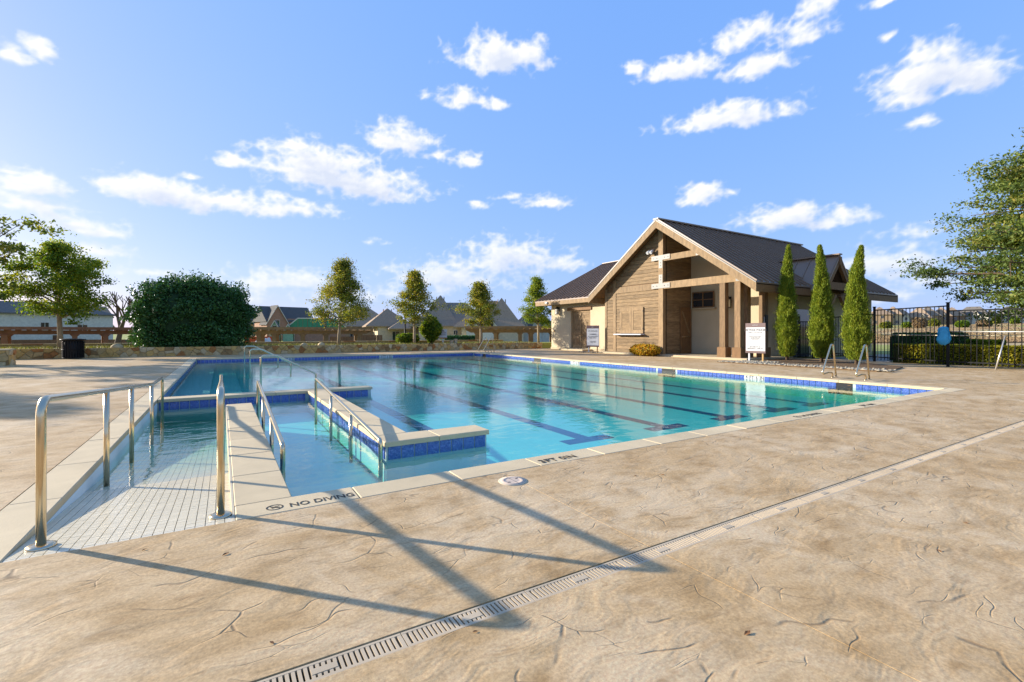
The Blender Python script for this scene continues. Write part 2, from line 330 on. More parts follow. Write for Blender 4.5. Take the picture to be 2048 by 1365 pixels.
def water_material():
    m = bpy.data.materials.new('pool_water'); m.use_nodes = True; nt = m.node_tree; nt.nodes.clear()
    geo = N(nt, 'ShaderNodeNewGeometry'); p = geo.outputs['Position']
    v = mapping_n(nt, p, rot=(0, 0, YAW), sc=(.75, 1.5, 1))
    a = noise_n(nt, v, 3.2, 3, .5, .3); f = noise_n(nt, v, 11, 3, .55, .2)
    calm = ramp_n(nt, noise_n(nt, p, .28, 2, .5), [(.40, (.25, .25, .25)), (.62, (1, 1, 1))])
    hgt = math_n(nt, 'ADD', math_n(nt, 'MULTIPLY', a, 1.0), math_n(nt, 'MULTIPLY', math_n(nt, 'MULTIPLY', f, calm), .22))
    bp = N(nt, 'ShaderNodeBump'); bp.inputs['Strength'].default_value = .10; bp.inputs['Distance'].default_value = .05; nt.links.new(hgt, bp.inputs['Height'])
    lw = N(nt, 'ShaderNodeLayerWeight'); lw.inputs[0].default_value = .5; nt.links.new(bp.outputs[0], lw.inputs['Normal'])
    frs = math_n(nt, 'ADD', math_n(nt, 'MULTIPLY', math_n(nt, 'POWER', lw.outputs['Facing'], 5.0), .98), .02, True)
    gl = N(nt, 'ShaderNodeBsdfGlossy'); gl.inputs['Roughness'].default_value = .0; nt.links.new(bp.outputs[0], gl.inputs['Normal'])
    tr = N(nt, 'ShaderNodeBsdfTransparent'); tr.inputs[0].default_value = (.97, 1, 1, 1)
    mx = N(nt, 'ShaderNodeMixShader'); nt.links.new(frs, mx.inputs[0]); nt.links.new(tr.outputs[0], mx.inputs[1]); nt.links.new(gl.outputs[0], mx.inputs[2])
    va = N(nt, 'ShaderNodeVolumeAbsorption'); va.inputs[0].default_value = (.0, .81, .735, 1); va.inputs[1].default_value = .72
    o = N(nt, 'ShaderNodeOutputMaterial'); nt.links.new(mx.outputs[0], o.inputs[0]); nt.links.new(va.outputs[0], o.inputs[1])
    return m
def tile_material():
    m = bpy.data.materials.new('blue_glazed_tile'); m.use_nodes = True; nt = m.node_tree; b = nt.nodes['Principled BSDF']
    geo = N(nt, 'ShaderNodeNewGeometry')
    n = noise_n(nt, geo.outputs['Position'], 55, 3, .6, 2.2)
    c = ramp_n(nt, n, [(.40, (.022, .045, .23)), (.52, (.06, .12, .41)), (.66, (.27, .37, .66))])
    nt.links.new(c, b.inputs['Base Color']); b.inputs['Roughness'].default_value = .12; b.inputs['Specular IOR Level'].default_value = .5
    return m
def ground_material():
    m = bpy.data.materials.new('terrain'); m.use_nodes = True; nt = m.node_tree; b = nt.nodes['Principled BSDF']
    geo = N(nt, 'ShaderNodeNewGeometry'); p = geo.outputs['Position']; sp = N(nt, 'ShaderNodeSeparateXYZ'); nt.links.new(p, sp.inputs[0])
    n1 = noise_n(nt, p, .05, 5, .6, .5); n2 = noise_n(nt, p, 1.5, 6, .7)
    lawn = ramp_n(nt, n2, [(.3, (.16, .25, .03)), (.7, (.31, .38, .07))])
    dry = ramp_n(nt, noise_n(nt, mapping_n(nt, p, sc=(1, 1, 4)), .12, 7, .7, .5), [(.3, (.22, .15, .085)), (.5, (.42, .30, .15)), (.7, (.55, .42, .21))])
    # mown lawn next to the club, tall dry grass beyond
    dx = math_n(nt, 'ADD', sp.outputs[0], math_n(nt, 'MULTIPLY', n1, 8))
    f = N(nt, 'ShaderNodeMapRange'); nt.links.new(dx, f.inputs[0]); f.inputs[1].default_value = 63; f.inputs[2].default_value = 66
    g2 = ramp_n(nt, noise_n(nt, mapping_n(nt, p, loc=(40, 0, 0)), .02, 3, .5), [(.52, (0, 0, 0)), (.60, (1, 1, 1))])
    far = mixc(nt, math_n(nt, 'MULTIPLY', g2, .8), dry, lawn)
    fy = N(nt, 'ShaderNodeMapRange'); nt.links.new(sp.outputs[1], fy.inputs[0]); fy.inputs[1].default_value = 60; fy.inputs[2].default_value = 90; fy.inputs[3].default_value = 1; fy.inputs[4].default_value = 0
    nt.links.new(mixc(nt, math_n(nt, 'MULTIPLY', f.outputs[0], fy.outputs[0]), mixc(nt, .35, lawn, dry), far), b.inputs['Base Color'])
    b.inputs['Roughness'].default_value = .9; b.inputs['Specular IOR Level'].default_value = .1
    return m

DECK = deck_material(); WATER = water_material(); TILE = tile_material(); GROUND = ground_material()
COPING = mat('cast_limestone', (.66, .54, .37), .7, var=.10, scale=2.2, bump=.08, bscale=60, dirt=.2, spec=.2)
PLASTER = mat('pool_plaster', (.74, .83, .82), .7, var=.06, scale=1.5)
WALLP = mat('wall_plaster', (.50, .56, .52), .7, var=.08, scale=1.5)
RAMPTILE = mat('white_mosaic_tile', (.76, .69, .55), .25, var=.06, scale=6, spec=.5)
GROUT = mat('grout', (.58, .52, .42), .9, var=.1)
LANE = mat('navy_lane_tile', (.04, .11, .32), .3, var=.1)
STEEL = mat('stainless_steel', (.66, .57, .44), .22, metal=1.0, var=.05, scale=8)
CAULK = mat('joint_sealant', (.58, .51, .42), .8, var=.1)
BLACK = mat('black_paint', (.012, .012, .013), .45, var=.1)
INK = mat('dark_lettering', (.045, .04, .036), .7, var=.2, scale=40)
STUCCO = mat('cream_stucco', (.53, .46, .345), .85, var=.07, scale=1.2, bump=.35, bscale=45, dirt=.12)
BRICKP = mat('painted_brick', (.52, .46, .34), .85, var=.07, scale=2, bump=.2, bscale=25)
WOOD = mat('weathered_cedar', (.245, .170, .098), .75, var=.40, scale=2.4, bump=.35, bscale=14, stretch=(1, 1, 7), dirt=.25)
TRIM = mat('cedar_trim', (.27, .185, .105), .7, var=.3, scale=2.6, bump=.25, bscale=18, stretch=(3, 3, 1))
POSTW = mat('stained_post', (.20, .115, .055), .7, var=.22, scale=3, bump=.25, bscale=16, stretch=(5, 5, 1))
POSTL = mat('weathered_post', (.225, .148, .085), .75, var=.3, scale=3, bump=.25, bscale=16, stretch=(5, 5, 1), dirt=.3)
METALROOF = mat('bronze_metal_roof', (.235, .165, .125), .42, metal=0, var=.08, scale=1.2, spec=.45)
GALV = mat('galvanised_plate', (.24, .24, .245), .5, metal=.1, var=.08)
GLASSDK = mat('dark_window_glass', (.02, .025, .03), .06, var=.05, spec=.8)
GLASSWH = mat('frosted_lamp_glass', (.75, .72, .62), .25, var=.04)
WHITE = mat('white_panel', (.56, .56, .555), .4, var=.03)
PLUM = mat('plum_sign_print', (.13, .085, .095), .45, var=.04)
GREYTXT = mat('grey_print', (.10, .10, .105), .7, var=.1)
CONC = mat('concrete', (.46, .385, .28), .8, var=.12, scale=1.4, bump=.15, bscale=40)
WALK = mat('grey_walk', (.36, .35, .34), .85, var=.1, scale=1.2)
FENCE = mat('black_powder_coat', (.010, .010, .010), .5, var=.1, spec=.15)
MULCH = mat('shredded_mulch', (.16, .10, .055), .95, var=.45, scale=9, bump=.8, bscale=22)
ROCK = mat('river_rock', (.36, .33, .28), .7, var=.35, scale=7)
MORTAR = mat('mortar', (.44, .33, .18), .95, var=.2, scale=6, bump=.4, bscale=30)
STONES = [mat('sandstone_%s' % n, c, .85, var=.28, scale=5, bump=.6, bscale=16, dirt=.25) for n, c in
          (('tan', (.52, .37, .18)), ('gold', (.58, .38, .14)), ('rust', (.40, .18, .06)), ('cream', (.56, .45, .28)), ('umber', (.32, .20, .09)))]
BARK = mat('pale_bark', (.36, .29, .21), .9, var=.25, scale=4, bump=.5, bscale=20, stretch=(3, 3, 1))
BARKD = mat('dark_bark', (.12, .085, .06), .9, var=.25, scale=5, bump=.5, bscale=20)
PERGOLA = mat('pergola_timber', (.24, .10, .055), .7, var=.22, scale=2, bump=.2, bscale=14)
PERGOLA2 = mat('pergola_brown_timber', (.27, .165, .09), .7, var=.22, scale=2, bump=.2, bscale=14)
L_OAK = leaf_mat('autumn_oak_leaf', [(.07, .11, .018), (.14, .185, .022), (.25, .26, .03), (.36, .31, .04), (.34, .20, .05)])
L_YEL = leaf_mat('yellow_green_leaf', [(0.052, 0.123, 0.014), (0.123, 0.210, 0.018), (0.280, 0.333, 0.025), (0.420, 0.403, 0.035)])
L_ELM = leaf_mat('elm_leaf', [(0.052, 0.096, 0.021), (0.114, 0.175, 0.035), (0.228, 0.254, 0.044), (0.385, 0.298, 0.052)])
L_ELMD = leaf_mat('dark_elm_leaf', [(.045, .08, .018), (.10, .15, .03), (.18, .22, .04), (.33, .28, .055)], trans=.35)
L_GRN = leaf_mat('glossy_evergreen_leaf', [(.022, .075, .020), (.045, .125, .032), (.08, .18, .045), (.15, .24, .08)], trans=.2, rough=.35)
L_JUN = leaf_mat('juniper_spray', [(.07, .12, .012), (.16, .23, .02), (.28, .33, .03), (.42, .42, .05)], trans=.3)
L_HEDGE = leaf_mat('golden_hedge_leaf', [(.12, .15, .015), (.26, .27, .02), (.42, .36, .03), (.52, .40, .04)])
L_NAND = leaf_mat('nandina_leaf', [(0.240, 0.225, 0.022), (0.495, 0.360, 0.030), (0.600, 0.300, 0.030), (0.570, 0.135, 0.030)])
L_TWIG = leaf_mat('dry_twig', [(0.144, 0.096, 0.048), (0.264, 0.180, 0.096), (0.360, 0.240, 0.120)], trans=.1)
L_GRASS = leaf_mat('grass_blade', [(0.120, 0.144, 0.024), (0.228, 0.240, 0.042), (0.360, 0.300, 0.096)], trans=.2)

# ------------------------------------------------------------------ terrain, deck, pool
WZ = -0.15                                        # water level
XL, XR, YN, YF = -1.0, 13.45, 3.85, 26.5          # pool basin inside the coping
CW = 0.295
def sstep(a, b, x):
    t = min(1, max(0, (x - a) / (b - a))); return t * t * (3 - 2 * t)
def ground_z(x, y):
    if -46 < x < 23.9 and -26 < y < 30.55: return -1.7
    z = -.07
    if y > 30 and x < 60: z = (.42 - 1.05 * sstep(33.6, 43, y)) * (1 - sstep(24, 34, x)) + (-.07 - .55 * sstep(40, 70, y)) * sstep(24, 34, x)
    far = sstep(70, 330, x) * (1 - sstep(.55, 1.0, y / max(x, 1)))
    z += 5.6 * far
    if y > 70: z = min(z, -.63 + 6 * far)
    return z
def build_ground():
    xs = sorted(set([-1400, -700, -300, -150, -90, -46.2, -45.8, -30, -15, 0, 10, 18, 23.7, 24.0, 25.5, 27, 29, 31, 33, 36, 40, 46, 52, 58, 60.2] + [60 + 12 * i for i in range(1, 26)] + [420, 520, 700, 1000, 1500, 2200]))
    ys = sorted(set([-1400, -600, -250, -120, -60, -26.2, -25.8, -12, 0, 8, 16, 24, 30.5, 30.75, 32, 33.5, 35, 37, 39, 41, 43, 46, 50, 56, 62, 70, 78, 86, 95, 105, 120, 140, 160, 190, 230, 300, 420, 600, 900, 1400, 2200]))
    mb = MB(); mb.v = [(x, y, ground_z(x, y)) for y in ys for x in xs]; nx = len(xs)
    mb.f = [(j * nx + i, j * nx + i + 1, (j + 1) * nx + i + 1, (j + 1) * nx + i) for j in range(len(ys) - 1) for i in range(nx - 1)]
    mb.sm = [False] * len(mb.f)
    mb.build('ground', GROUND, kind='structure', label='lawn and dry grass running out to the far houses')
build_ground()

DR0, DR1 = 1.775, 1.885                            # trench drain
deck = empty('pool_deck'); tag(deck, 'tan stamped concrete deck around the pool', kind='structure')
g = .0025
def slab(x0, x1, y0, y1):
    if x1 - x0 > .05 and y1 - y0 > .05: MB().box(x0 + g, x1 - g, y0 + g, y1 - g, -.12, 0).build('slab', DECK, deck)
xj = [-45, -34, -26, -19, -13, -7.2, -1.9, 2.08, 6.4, 10.6, 14.6, 18.8, 23.9]
for a, b in zip(xj[:-1], xj[1:]):
    slab(a, b, -25, -6); slab(a, b, -6, DR0); slab(a, b, DR1, 3.555)
for a, b in ((-45, -26), (-26, -13), (-13, -7.2), (-7.2, XL - CW)):
    for c, d in ((3.555, 11), (11, 20), (20, 30.45)): slab(a, b, c, d)
for a, b in ((XR + CW, 17.35), (17.35, 23.9)):
    for c, d in ((3.555, 8.2), (8.2, 13), (13, 20), (20, YF + CW), (YF + CW, 30.45)): slab(a, b, c, d)
for a, b in ((XL - CW, 6), (6, XR + CW)): slab(a, b, YF + CW, 30.45)
MB().box(-45, 23.9, -25, DR0 - .003, -.13, -.006).box(-45, 23.9, DR1 + .003, 3.553, -.13, -.006).box(-45, XL - CW - .002, 3.556, 30.45, -.13, -.006).box(XR + CW + .002, 23.9, 3.556, 30.45, -.13, -.006).build('joint_sealant', CAULK, deck)

# basin
pool = empty('swimming_pool', (0, 0, 0)); tag(pool, 'rectangular lap pool with raised-wall entry ramp', kind='structure')
def floor_z(y): return -.53 + .010 * (y - 5.7)
fl = MB()
ys = [YN - .1, 8, 12, 16, 20, 24, YF + .1]
for a, b in zip(ys[:-1], ys[1:]): fl.quad((XL - .1, a, floor_z(a)), (XR + .1, a, floor_z(a)), (XR + .1, b, floor_z(b)), (XL - .1, b, floor_z(b)))
fl.build('pool_floor', PLASTER, pool)
st = MB()
for i, (a, b) in enumerate(((XL, -.25), (-.25, .45), (.45, 1.15), (1.15, 1.85))):
    st.box(a, b, 11.05, YF - .001, -.8, -.26 - .065 * i)
st.build('entry_steps', PLASTER, pool)
RY0, RY1, RZ1 = 3.60, 8.9, -.44
def ramp_z(y): return -.004 + (RZ1 + .004) * min(1, max(0, (y - RY0) / (RY1 - RY0)))
rp = MB()
rp.prism([(XL, RY0 - .04, -.9), (XL, RY0 - .04, -.02), (XL, RY0, -.02), (XL, RY1, RZ1 - .012), (XL, 10.73, RZ1 - .012), (XL, 10.73, -.9)], (1.075, 0, 0))
rp.build('ramp_bed', GROUT, pool)
MB().prism([(.447, 10.73, -.9), (.447, 10.73, RZ1 - .01), (.447, 9.4, RZ1 - .01), (.447, 5.0, -.545), (.447, 5.0, -.9)], (1.1, 0, 0)).build('lower_ramp', PLASTER, pool)
MB().box(.07, .45, 9.35, 10.73, -.9, RZ1 - .011).build('ramp_landing', PLASTER, pool)
tl = MB(); rr = random.Random(3)
nx = 20; tw = 1.07 / nx; pitch = .0285; y = RY0 - .036
while y < 8.6:
    for i in range(nx):
        x0 = XL + .003 + i * tw; a, b = y, y + pitch - .0035; dz = rr.uniform(-.0006, .0006)
        z0, z1 = ramp_z(a) + dz, ramp_z(b) + dz
        tl.add([(x0, a, z0), (x0 + tw - .004, a, z0), (x0 + tw - .004, b, z1), (x0, b, z1), (x0, a, z0 - .014), (x0 + tw - .004, a, z0 - .014), (x0 + tw - .004, b, z1 - .014), (x0, b, z1 - .014)],
               [(0, 1, 2, 3), (4, 5, 1, 0), (5, 6, 2, 1), (6, 7, 3, 2), (7, 4, 0, 3)])
    y += pitch
tl.build('ramp_tiles', RAMPTILE, pool, kind='stuff')
# lane lines with T ends
for x in (3.1, 5.1, 7.0, 8.9, 10.8, 12.35):
    ln = MB(); w = .13; ya, yb = 5.95, 24.9
    k = 8
    for i in range(k):
        a, b = ya + (yb - ya) * i / k, ya + (yb - ya) * (i + 1) / k
        ln.add([(x - w, a, floor_z(a) + .004), (x + w, a, floor_z(a) + .004), (x + w, b, floor_z(b) + .004), (x - w, b, floor_z(b) + .004)], [(0, 1, 2, 3)])
    for a, b in ((ya, ya + .26), (yb, yb + .26)):
        if x == 3.1 and a < 10: continue
        if a < 10 : a -= .13; b -= .13
        for s in (-1, 1):
            p, q = sorted((x + s * w, x + s * .48)); ln.add([(p, a, floor_z(a) + .004), (q, a, floor_z(a) + .004), (q, b, floor_z(b) + .004), (p, b, floor_z(b) + .004)], [(0, 1, 2, 3)])
        if a < 10: ln.add([(x - w, a, floor_z(a) + .004), (x + w, a, floor_z(a) + .004), (x + w, ya, floor_z(ya) + .004), (x - w, ya, floor_z(ya) + .004)], [(0, 1, 2, 3)])
    ln.build('lane_line', LANE, pool)

# walls under the coping, waterline tiles, coping stones
I = .03                                            # coping nosing over the tile face
TP = .155
tile_x = MB().cbox(0, TP - .012, -.006, .004, -.205, -.058, .002).mesh('waterline_tile')      # runs along x
tile_y = MB().cbox(-.006, .004, 0, TP - .012, -.205, -.058, .002).mesh('waterline_tile')
for mm in (tile_x, tile_y): mm.materials.append(TILE)
def wall_run(name, box, faces, skip=()):
    """solid wall plus its rows of waterline tiles. faces: (axis, fixed coordinate, from, to)"""
    w = MB().box(*box).build(name, WALLP, pool)
    for ax, c, a, b in faces:
        n = int((b - a) / TP); o = (b - a - n * TP) / 2 + .003
        for i in range(n):
            s0 = a + o + i * TP
            if any(lo - .01 < s0 + TP / 2 < hi + .01 for lo, hi in skip): continue
            inst(tile_x if ax == 'x' else tile_y, 'waterline_tile', w, (s0, c, 0) if ax == 'x' else (c, s0, 0))
    return w
SK = [(5.62, 6.2), (11.05, 11.85), (19.2, 20.0), (24.9, 25.5)]      # skimmer mouths on the far side wall
MARK_R = [(7.88, 8.51), (16.2, 16.85)]
MARK_F = [(7.6, 8.25), (2.6, 3.2)]
w_near = wall_run('near_pool_wall', (.447, XR + I, YN - .26, YN - I, -1.5, -.056), [])
w_far = wall_run('far_pool_wall', (XL - I, XR + I, YF + I, YF + .26, -1.5, -.056), [('x', YF + I - .005, XL, XR)], MARK_F)
w_left = wall_run('pool_wall_beside_deck', (XL - .26, XL - I, 3.6, YF + .26, -1.5, -.056), [('y', XL - I + .005, 3.9, 10.72), ('y', XL - I + .005, 11.1, YF)])
w_right = wall_run('pool_wall_below_bathhouse', (XR + I, XR + .26, YN - .26, YF + .26, -1.5, -.056), [('y', XR + I - .005, YN, YF)], SK + MARK_R)
w_mid = wall_run('ramp_divider_wall', (.105, .417, 3.80, 9.37, -1.5, -.056), [('y', .422, 3.9, 9.37), ('y', .10, 4.6, 9.37), ('x', 9.375, .105, .417)])
w_beam = wall_run('ramp_end_wall', (XL - .02, 2.87, 10.75, 11.05, -1.5, -.056), [('x', 10.745, XL, 1.53), ('x', 10.745, 1.97, 2.87), ('x', 11.055, 1.0, 2.87)])
w_long = wall_run('ramp_outer_wall', (1.57, 1.90, 5.24, 10.74, -1.5, -.056), [('y', 1.565, 5.25, 10.74), ('y', 1.905, 5.62, 10.74)])
w_el = wall_run('ramp_return_wall', (1.901, 2.84, 5.24, 5.57, -1.5, -.056), [('x', 5.235, 1.575, 2.84), ('y', 2.845, 5.25, 5.57)])
def coping(x0, x1, y0, y1, n, along):
    L = (x1 - x0) if along == 'x' else (y1 - y0); r = random.Random(int(x0 * 10 + y0 * 7)); jit = [0] + [r.uniform(-.02, .02) for _ in range(n - 1)] + [0]
    for i in range(n):
        a = L * i / n + jit[i] + .002; b = L * (i + 1) / n + jit[i + 1] - .002; dz = r.uniform(-.0015, .0015)
        bx = (x0 + a, x0 + b, y0, y1) if along == 'x' else (x0, x1, y0 + a, y0 + b)
        MB().cbox(*bx, -.055, .002 + dz, .008).build('coping_stone', COPING, pool)
coping(.075, XR + CW, 3.557, YN, 17, 'x')
coping(XL - CW, XL, 3.557, YF + CW, 20, 'y')
coping(XR, XR + CW, YN + .002, YF + CW, 22, 'y')
coping(XL + .002, XR - .002, YF, YF + CW, 14, 'x')
coping(.075, .447, YN + .002, 9.4, 7, 'y')
coping(XL + .002, 2.9, 10.72, 11.08, 4, 'x')
coping(1.54, 1.93, 5.602, 10.718, 5, 'y')
coping(1.54, 2.87, 5.21, 5.60, 2, 'x')
# ramp kerb between the last coping stone and the deck
MB().box(.06, .0745, 3.557, 9.37, -.6, -.002).build('ramp_kerb', GROUT, pool)
MB().box(XL - .03, XL + .0015, 3.557, 10.7, -.6, -.057).build('ramp_kerb', PLASTER, pool)

# lettering set into the coping
text('NO DIVING', .115, INK, pool, (.405, 3.622, .0045), (0, 0, 0), sx=.74)
text('3FT 0IN', .135, INK, pool, (2.55, 3.615, .0045), (0, 0, 0), sx=.95)
text('NO DIVING', .115, INK, pool, (7.20, 3.625, .0045), (0, 0, 0), sx=.86)
text('3FT 6IN', .135, INK, pool, (9.05, 3.61, .0045), (0, 0, 0), sx=1.0)
for x in (.315, 7.10):
    s = MB(); c = (x, 3.672, .003)
    n = 28; R1, R2 = .055, .045
    vs = [(c[0] + r * math.cos(2 * math.pi * k / n), c[1] + r * math.sin(2 * math.pi * k / n), .0046) for r in (R1, R2) for k in range(n)]
    s.add(vs, [(k, (k + 1) % n, n + (k + 1) % n, n + k) for k in range(n)])
    def bar(x0, y0, x1, y1, w):
        d = Vector((x1 - x0, y1 - y0, 0)); q = Vector((-d.y, d.x, 0)).normalized() * w
        s.add([(c[0] + x0 + q.x, c[1] + y0 + q.y, .0049), (c[0] + x0 - q.x, c[1] + y0 - q.y, .0049), (c[0] + x1 - q.x, c[1] + y1 - q.y, .0049), (c[0] + x1 + q.x, c[1] + y1 + q.y, .0049)], [(0, 1, 2, 3)])
    bar(-.036, .036, .036, -.036, .0045); bar(-.026, .0, .030, .018, .004); bar(-.02, -.022, .012, .014, .003); bar(.006, -.004, .030, -.012, .003)
    s.build('no_diving_symbol', INK, pool)
# white depth tiles and skimmer mouths
def depth_marker(txts, wall, ax, c, a, b, sign):
    n = len(txts); p = (b - a) / n
    for i, tx in enumerate(txts):
        if ax == 'y':
            m_ = MB().cbox(c - .006, c + .004, b - (i + 1) * p + .003, b - i * p - .003, -.205, -.058, .002).build('depth_tile', WHITE, wall)
            text(tx, .125, INK, wall, (c - .0085, b - (i + .5) * p, -.150), (math.radians(90), 0, -math.radians(90)), align='CENTER')
        else:
            m_ = MB().cbox(a + i * p + .003, a + (i + 1) * p - .003, c - .006, c + .004, -.205, -.058, .002).build('depth_tile', WHITE, wall)
            text(tx, .125, INK, wall, (a + (i + .5) * p, c - .0085, -.150), (math.radians(90), 0, 0), align='CENTER')
depth_marker(['4', 'FT', '6', 'IN'], w_right, 'y', XR + I - .005, *MARK_R[0], -1)
depth_marker(['4', 'FT', '6', 'IN'], w_right, 'y', XR + I - .005, *MARK_R[1], -1)
depth_marker(['4', 'FT', '6', 'IN'], w_far, 'x', YF + I - .005, *MARK_F[0], -1)
depth_marker(['3', 'FT', '0', 'IN'], w_far, 'x', YF + I - .005, *MARK_F[1], -1)
for a, b in SK:
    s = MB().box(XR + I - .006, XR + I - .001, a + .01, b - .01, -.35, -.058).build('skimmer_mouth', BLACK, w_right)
    MB().box(XR + I - .010, XR + I - .006, b - .2, b - .01, -.2, -.06).build('skimmer_tile', TILE, s)
    MB().box(XR + I - .012, XR + I - .006, a + .05, a + .12, -.11, -.10).build('skimmer_flap', POSTW, s)
# water body
wb = MB().box(XL - .02, XR + .02, 3.70, YF + .02, -1.45, WZ).build('water', WATER, kind='structure', label='clear rippled pool water reflecting sky and trees')
wm = MB().lathe([(.07, 0), (.07, .012), (.05, .014)], (1.02, 4.95, -.545), 20).build('floor_inlet', WHITE, pool)

# trench drain
td = empty('trench_drain', (0, 1.83, 0)); tag(td, 'long beige slotted trench drain crossing the near deck', 'drain')
GRATE = mat('tan_grate', (.54, .445, .335), .6, var=.1, scale=4, dirt=.2)
gm = MB(); GL = .6; hw = .05
gm.box(.002, GL - .002, -hw, -hw + .012, -.02, 0).box(.002, GL - .002, hw - .012, hw, -.02, 0)
ns = 28; sp = (GL - .03) / ns
gm.box(.002, .018, -hw + .012, hw - .012, -.02, -.0005).box(GL - .018, GL - .002, -hw + .012, hw - .012, -.02, -.0005)
for i in range(ns - 1):
    x = .015 + sp * (i + 1); gm.box(x - .0062, x + .0062, -hw + .012, hw - .012, -.02, -.0005)
gm.box(GL / 2 - .045, GL / 2 + .045, -.018, .014, -.02, .0008)
gmesh = gm.mesh('grate'); gmesh.materials.append(GRATE)
for i in range(-8, 34): inst(gmesh, 'grate', td, (.02 + i * GL, 0, -.003))
MB().box(-5, 23.8, DR0 - .002, DR0 + .006, -.12, -.002).build('channel_edge', GRATE, td); MB().box(-5, 23.8, DR1 - .005, DR1 + .002, -.12, -.010).build('channel_edge', GRATE, td)
MB().box(-5, 23.8, DR0 + .006, DR1 - .005, -.125, -.115).build('channel', BLACK, td)

mh = empty('deck_manhole', (2.04, 3.31, 0)); tag(mh, 'round pinkish-white access cover set in the deck beside the coping', 'manhole')
LIDM = mat('faded_plastic_lid', (.62, .50, .43), .6, var=.08, scale=9)
MB().lathe([(.118, -.01), (.118, .004), (.108, .005)], (0, 0, 0), 32).build('rim', CAULK, mh, local=True)
lid = MB().lathe([(.104, -.01), (.104, .0075), (.07, .0085), (.068, .007), (.05, .0072), (.02, .0085)], (0, 0, 0), 32).build('cover', LIDM, mh, local=True)
for s in (-1, 1): MB().box(-.012 + s * .055, .012 + s * .055, -.006 + s * .03, .006 + s * .03, .006, .0095).build('finger_hole', BLACK, lid, local=True)
MB().box(-.0015, .0015, -.1, .1, .007, .0092).build('seam', GREYTXT, lid, local=True)

# ------------------------------------------------------------------ stainless rails
TR = .0235
def rail(name, label, path, posts, r=.07, flanges=(), group='stainless handrails of the pool entries'):
    e = empty(name, (path[0][0], path[0][1], path[0][2])); tag(e, label, 'handrail', group)
    MB().tube(rounded(path, r), TR, 14).build('top_rail', STEEL, e)
    for (p, q) in posts: MB().tube([p, q], TR * .95, 12).build('post', STEEL, e)
    for (x, y, z) in flanges: MB().lathe([(.068, 0), (.068, .012), (.05, .02), (.03, .022)], (x, y, z), 24).build('base_flange', STEEL, e)
    return e
def ramp_rail(x, label):
    y0 = 3.735; zr = lambda y: .845 - (y - 3.9) * (.845 - .445) / (8.9 - 3.9)
    path = [(x, y0, -.01), (x, y0, .835), (x, 8.9, zr(8.9)), (x, 10.25, .435), (x, 10.25, -.5)]
    posts = [((x, y, ramp_z(y) - .02), (x, y, zr(y) - .01)) for y in (5.55, 6.95, 8.8)]
    rail('handrail', label, path, posts, .09, [(x, y0, ramp_z(y0) + .001)])
ramp_rail(-.885, 'long handrail along the open-deck edge of the white tiled ramp')
ramp_rail(-.005, 'long handrail seen end-on beside the ramp divider wall')
def lower_rail(x, ya, za, yb, zb, posts, label):
    f = lambda y: za + (zb - za) * (ya - y) / (ya - yb)
    rail('handrail', label, [(x, ya, -.5), (x, ya, za), (x, yb, zb), (x, yb, -.55)], [((x, y, -.55), (x, y, f(y) - .01)) for y in posts], .05)
lower_rail(.52, 8.98, .41, 5.22, .10, (7.8, 6.45), 'sloping handrail beside the tan divider wall, standing in the water')
lower_rail(1.47, 9.25, .38, 5.12, .05, (7.85, 6.5), 'sloping handrail against the outer ramp wall with blue tiles')
for y, lb in ((13.6, 'arched stair handrail just behind the ramp end wall'), (19.0, 'middle one of the three arched stair handrails'), (23.6, 'farthest of the three arched stair handrails, nearest the stone wall')):
    rail('stair_handrail', lb, [(.85, y, -.4), (.85, y, .64), (1.22, y, .63), (2.16, y, .12), (2.16, y, -.5)], [], .09, group='stair handrails in the shallow corner')

def ladder(name, label, xe, y0, sy):
    """pool ladder: two hoops standing on the deck, arms reaching over the water"""
    e = empty(name, (xe + .55, y0, 0)); tag(e, label, 'pool ladder', 'stainless pool ladders')
    for k, yy in enumerate((y0, y0 + sy)):
        # figure-four grab rail: arm reaching to the pool edge, hoop leaning back to the second anchor
        pts = [(xe + .60, yy, -.01), (xe + .60, yy, .13), (xe + .38, yy, .15), (xe + .02, yy, .10), (xe + .52, yy, .90), (xe + .64, yy, .90), (xe + .80, yy, -.01)]
        MB().tube(rounded(pts, .055, 5), .021, 12).build('hoop', STEEL, e)
        for px_, py_ in ((xe + .60, yy), (xe + .80, yy)): MB().lathe([(.05, 0), (.05, .01), (.03, .018)], (px_, py_, .002), 16).build('escutcheon', STEEL, e)
    return e
ladder('pool_ladder', 'stainless grab rails on the coping in front of the junipers', XR + .12, 5.62, .78)
ladder('pool_ladder', 'stainless grab rails at the far corner before the stone wall', XR + .12, 25.5, .75)

# ------------------------------------------------------------------ bathhouse
bh = empty('bathhouse', (25, 17, 0)); tag(bh, 'timber and stucco bathhouse with dark standing-seam metal roof beside the pool', 'building')
RY, RZ, RM = 17.0, 7.1, .685
X0, X1, YS, YNR = 19.2, 33.3, 11.6, 22.3
def rz(y): return RZ - RM * abs(y - RY)
cs = math.cos(math.atan(RM))
def slope_y(mbx, y0, y1, xa, xb, dz0, dz1):
    """roof slab between y0 and y1 on the main roof, dz0..dz1 measured from the roof surface"""
    mbx.prism([(xa, y0, rz(y0) + dz0), (xa, y1, rz(y1) + dz0), (xa, y1, rz(y1) + dz1), (xa, y0, rz(y0) + dz1)], (xb - xa, 0, 0))
def roof_side(name, y0, y1):
    m = MB(); slope_y(m, y0, y1, X0, X1, -.07, -.01); r = m.build(name, METALROOF, bh)
    x = X0 + .05
    while x < X1:
        MB().beam((x, y0, rz(y0) + .025), (x, y1, rz(y1) + .025), .04, .09).build('seam', METALROOF, r); x += .44
    return r
r_s = roof_side('main_roof', RY, YS); r_n = roof_side('main_roof', RY, YNR)
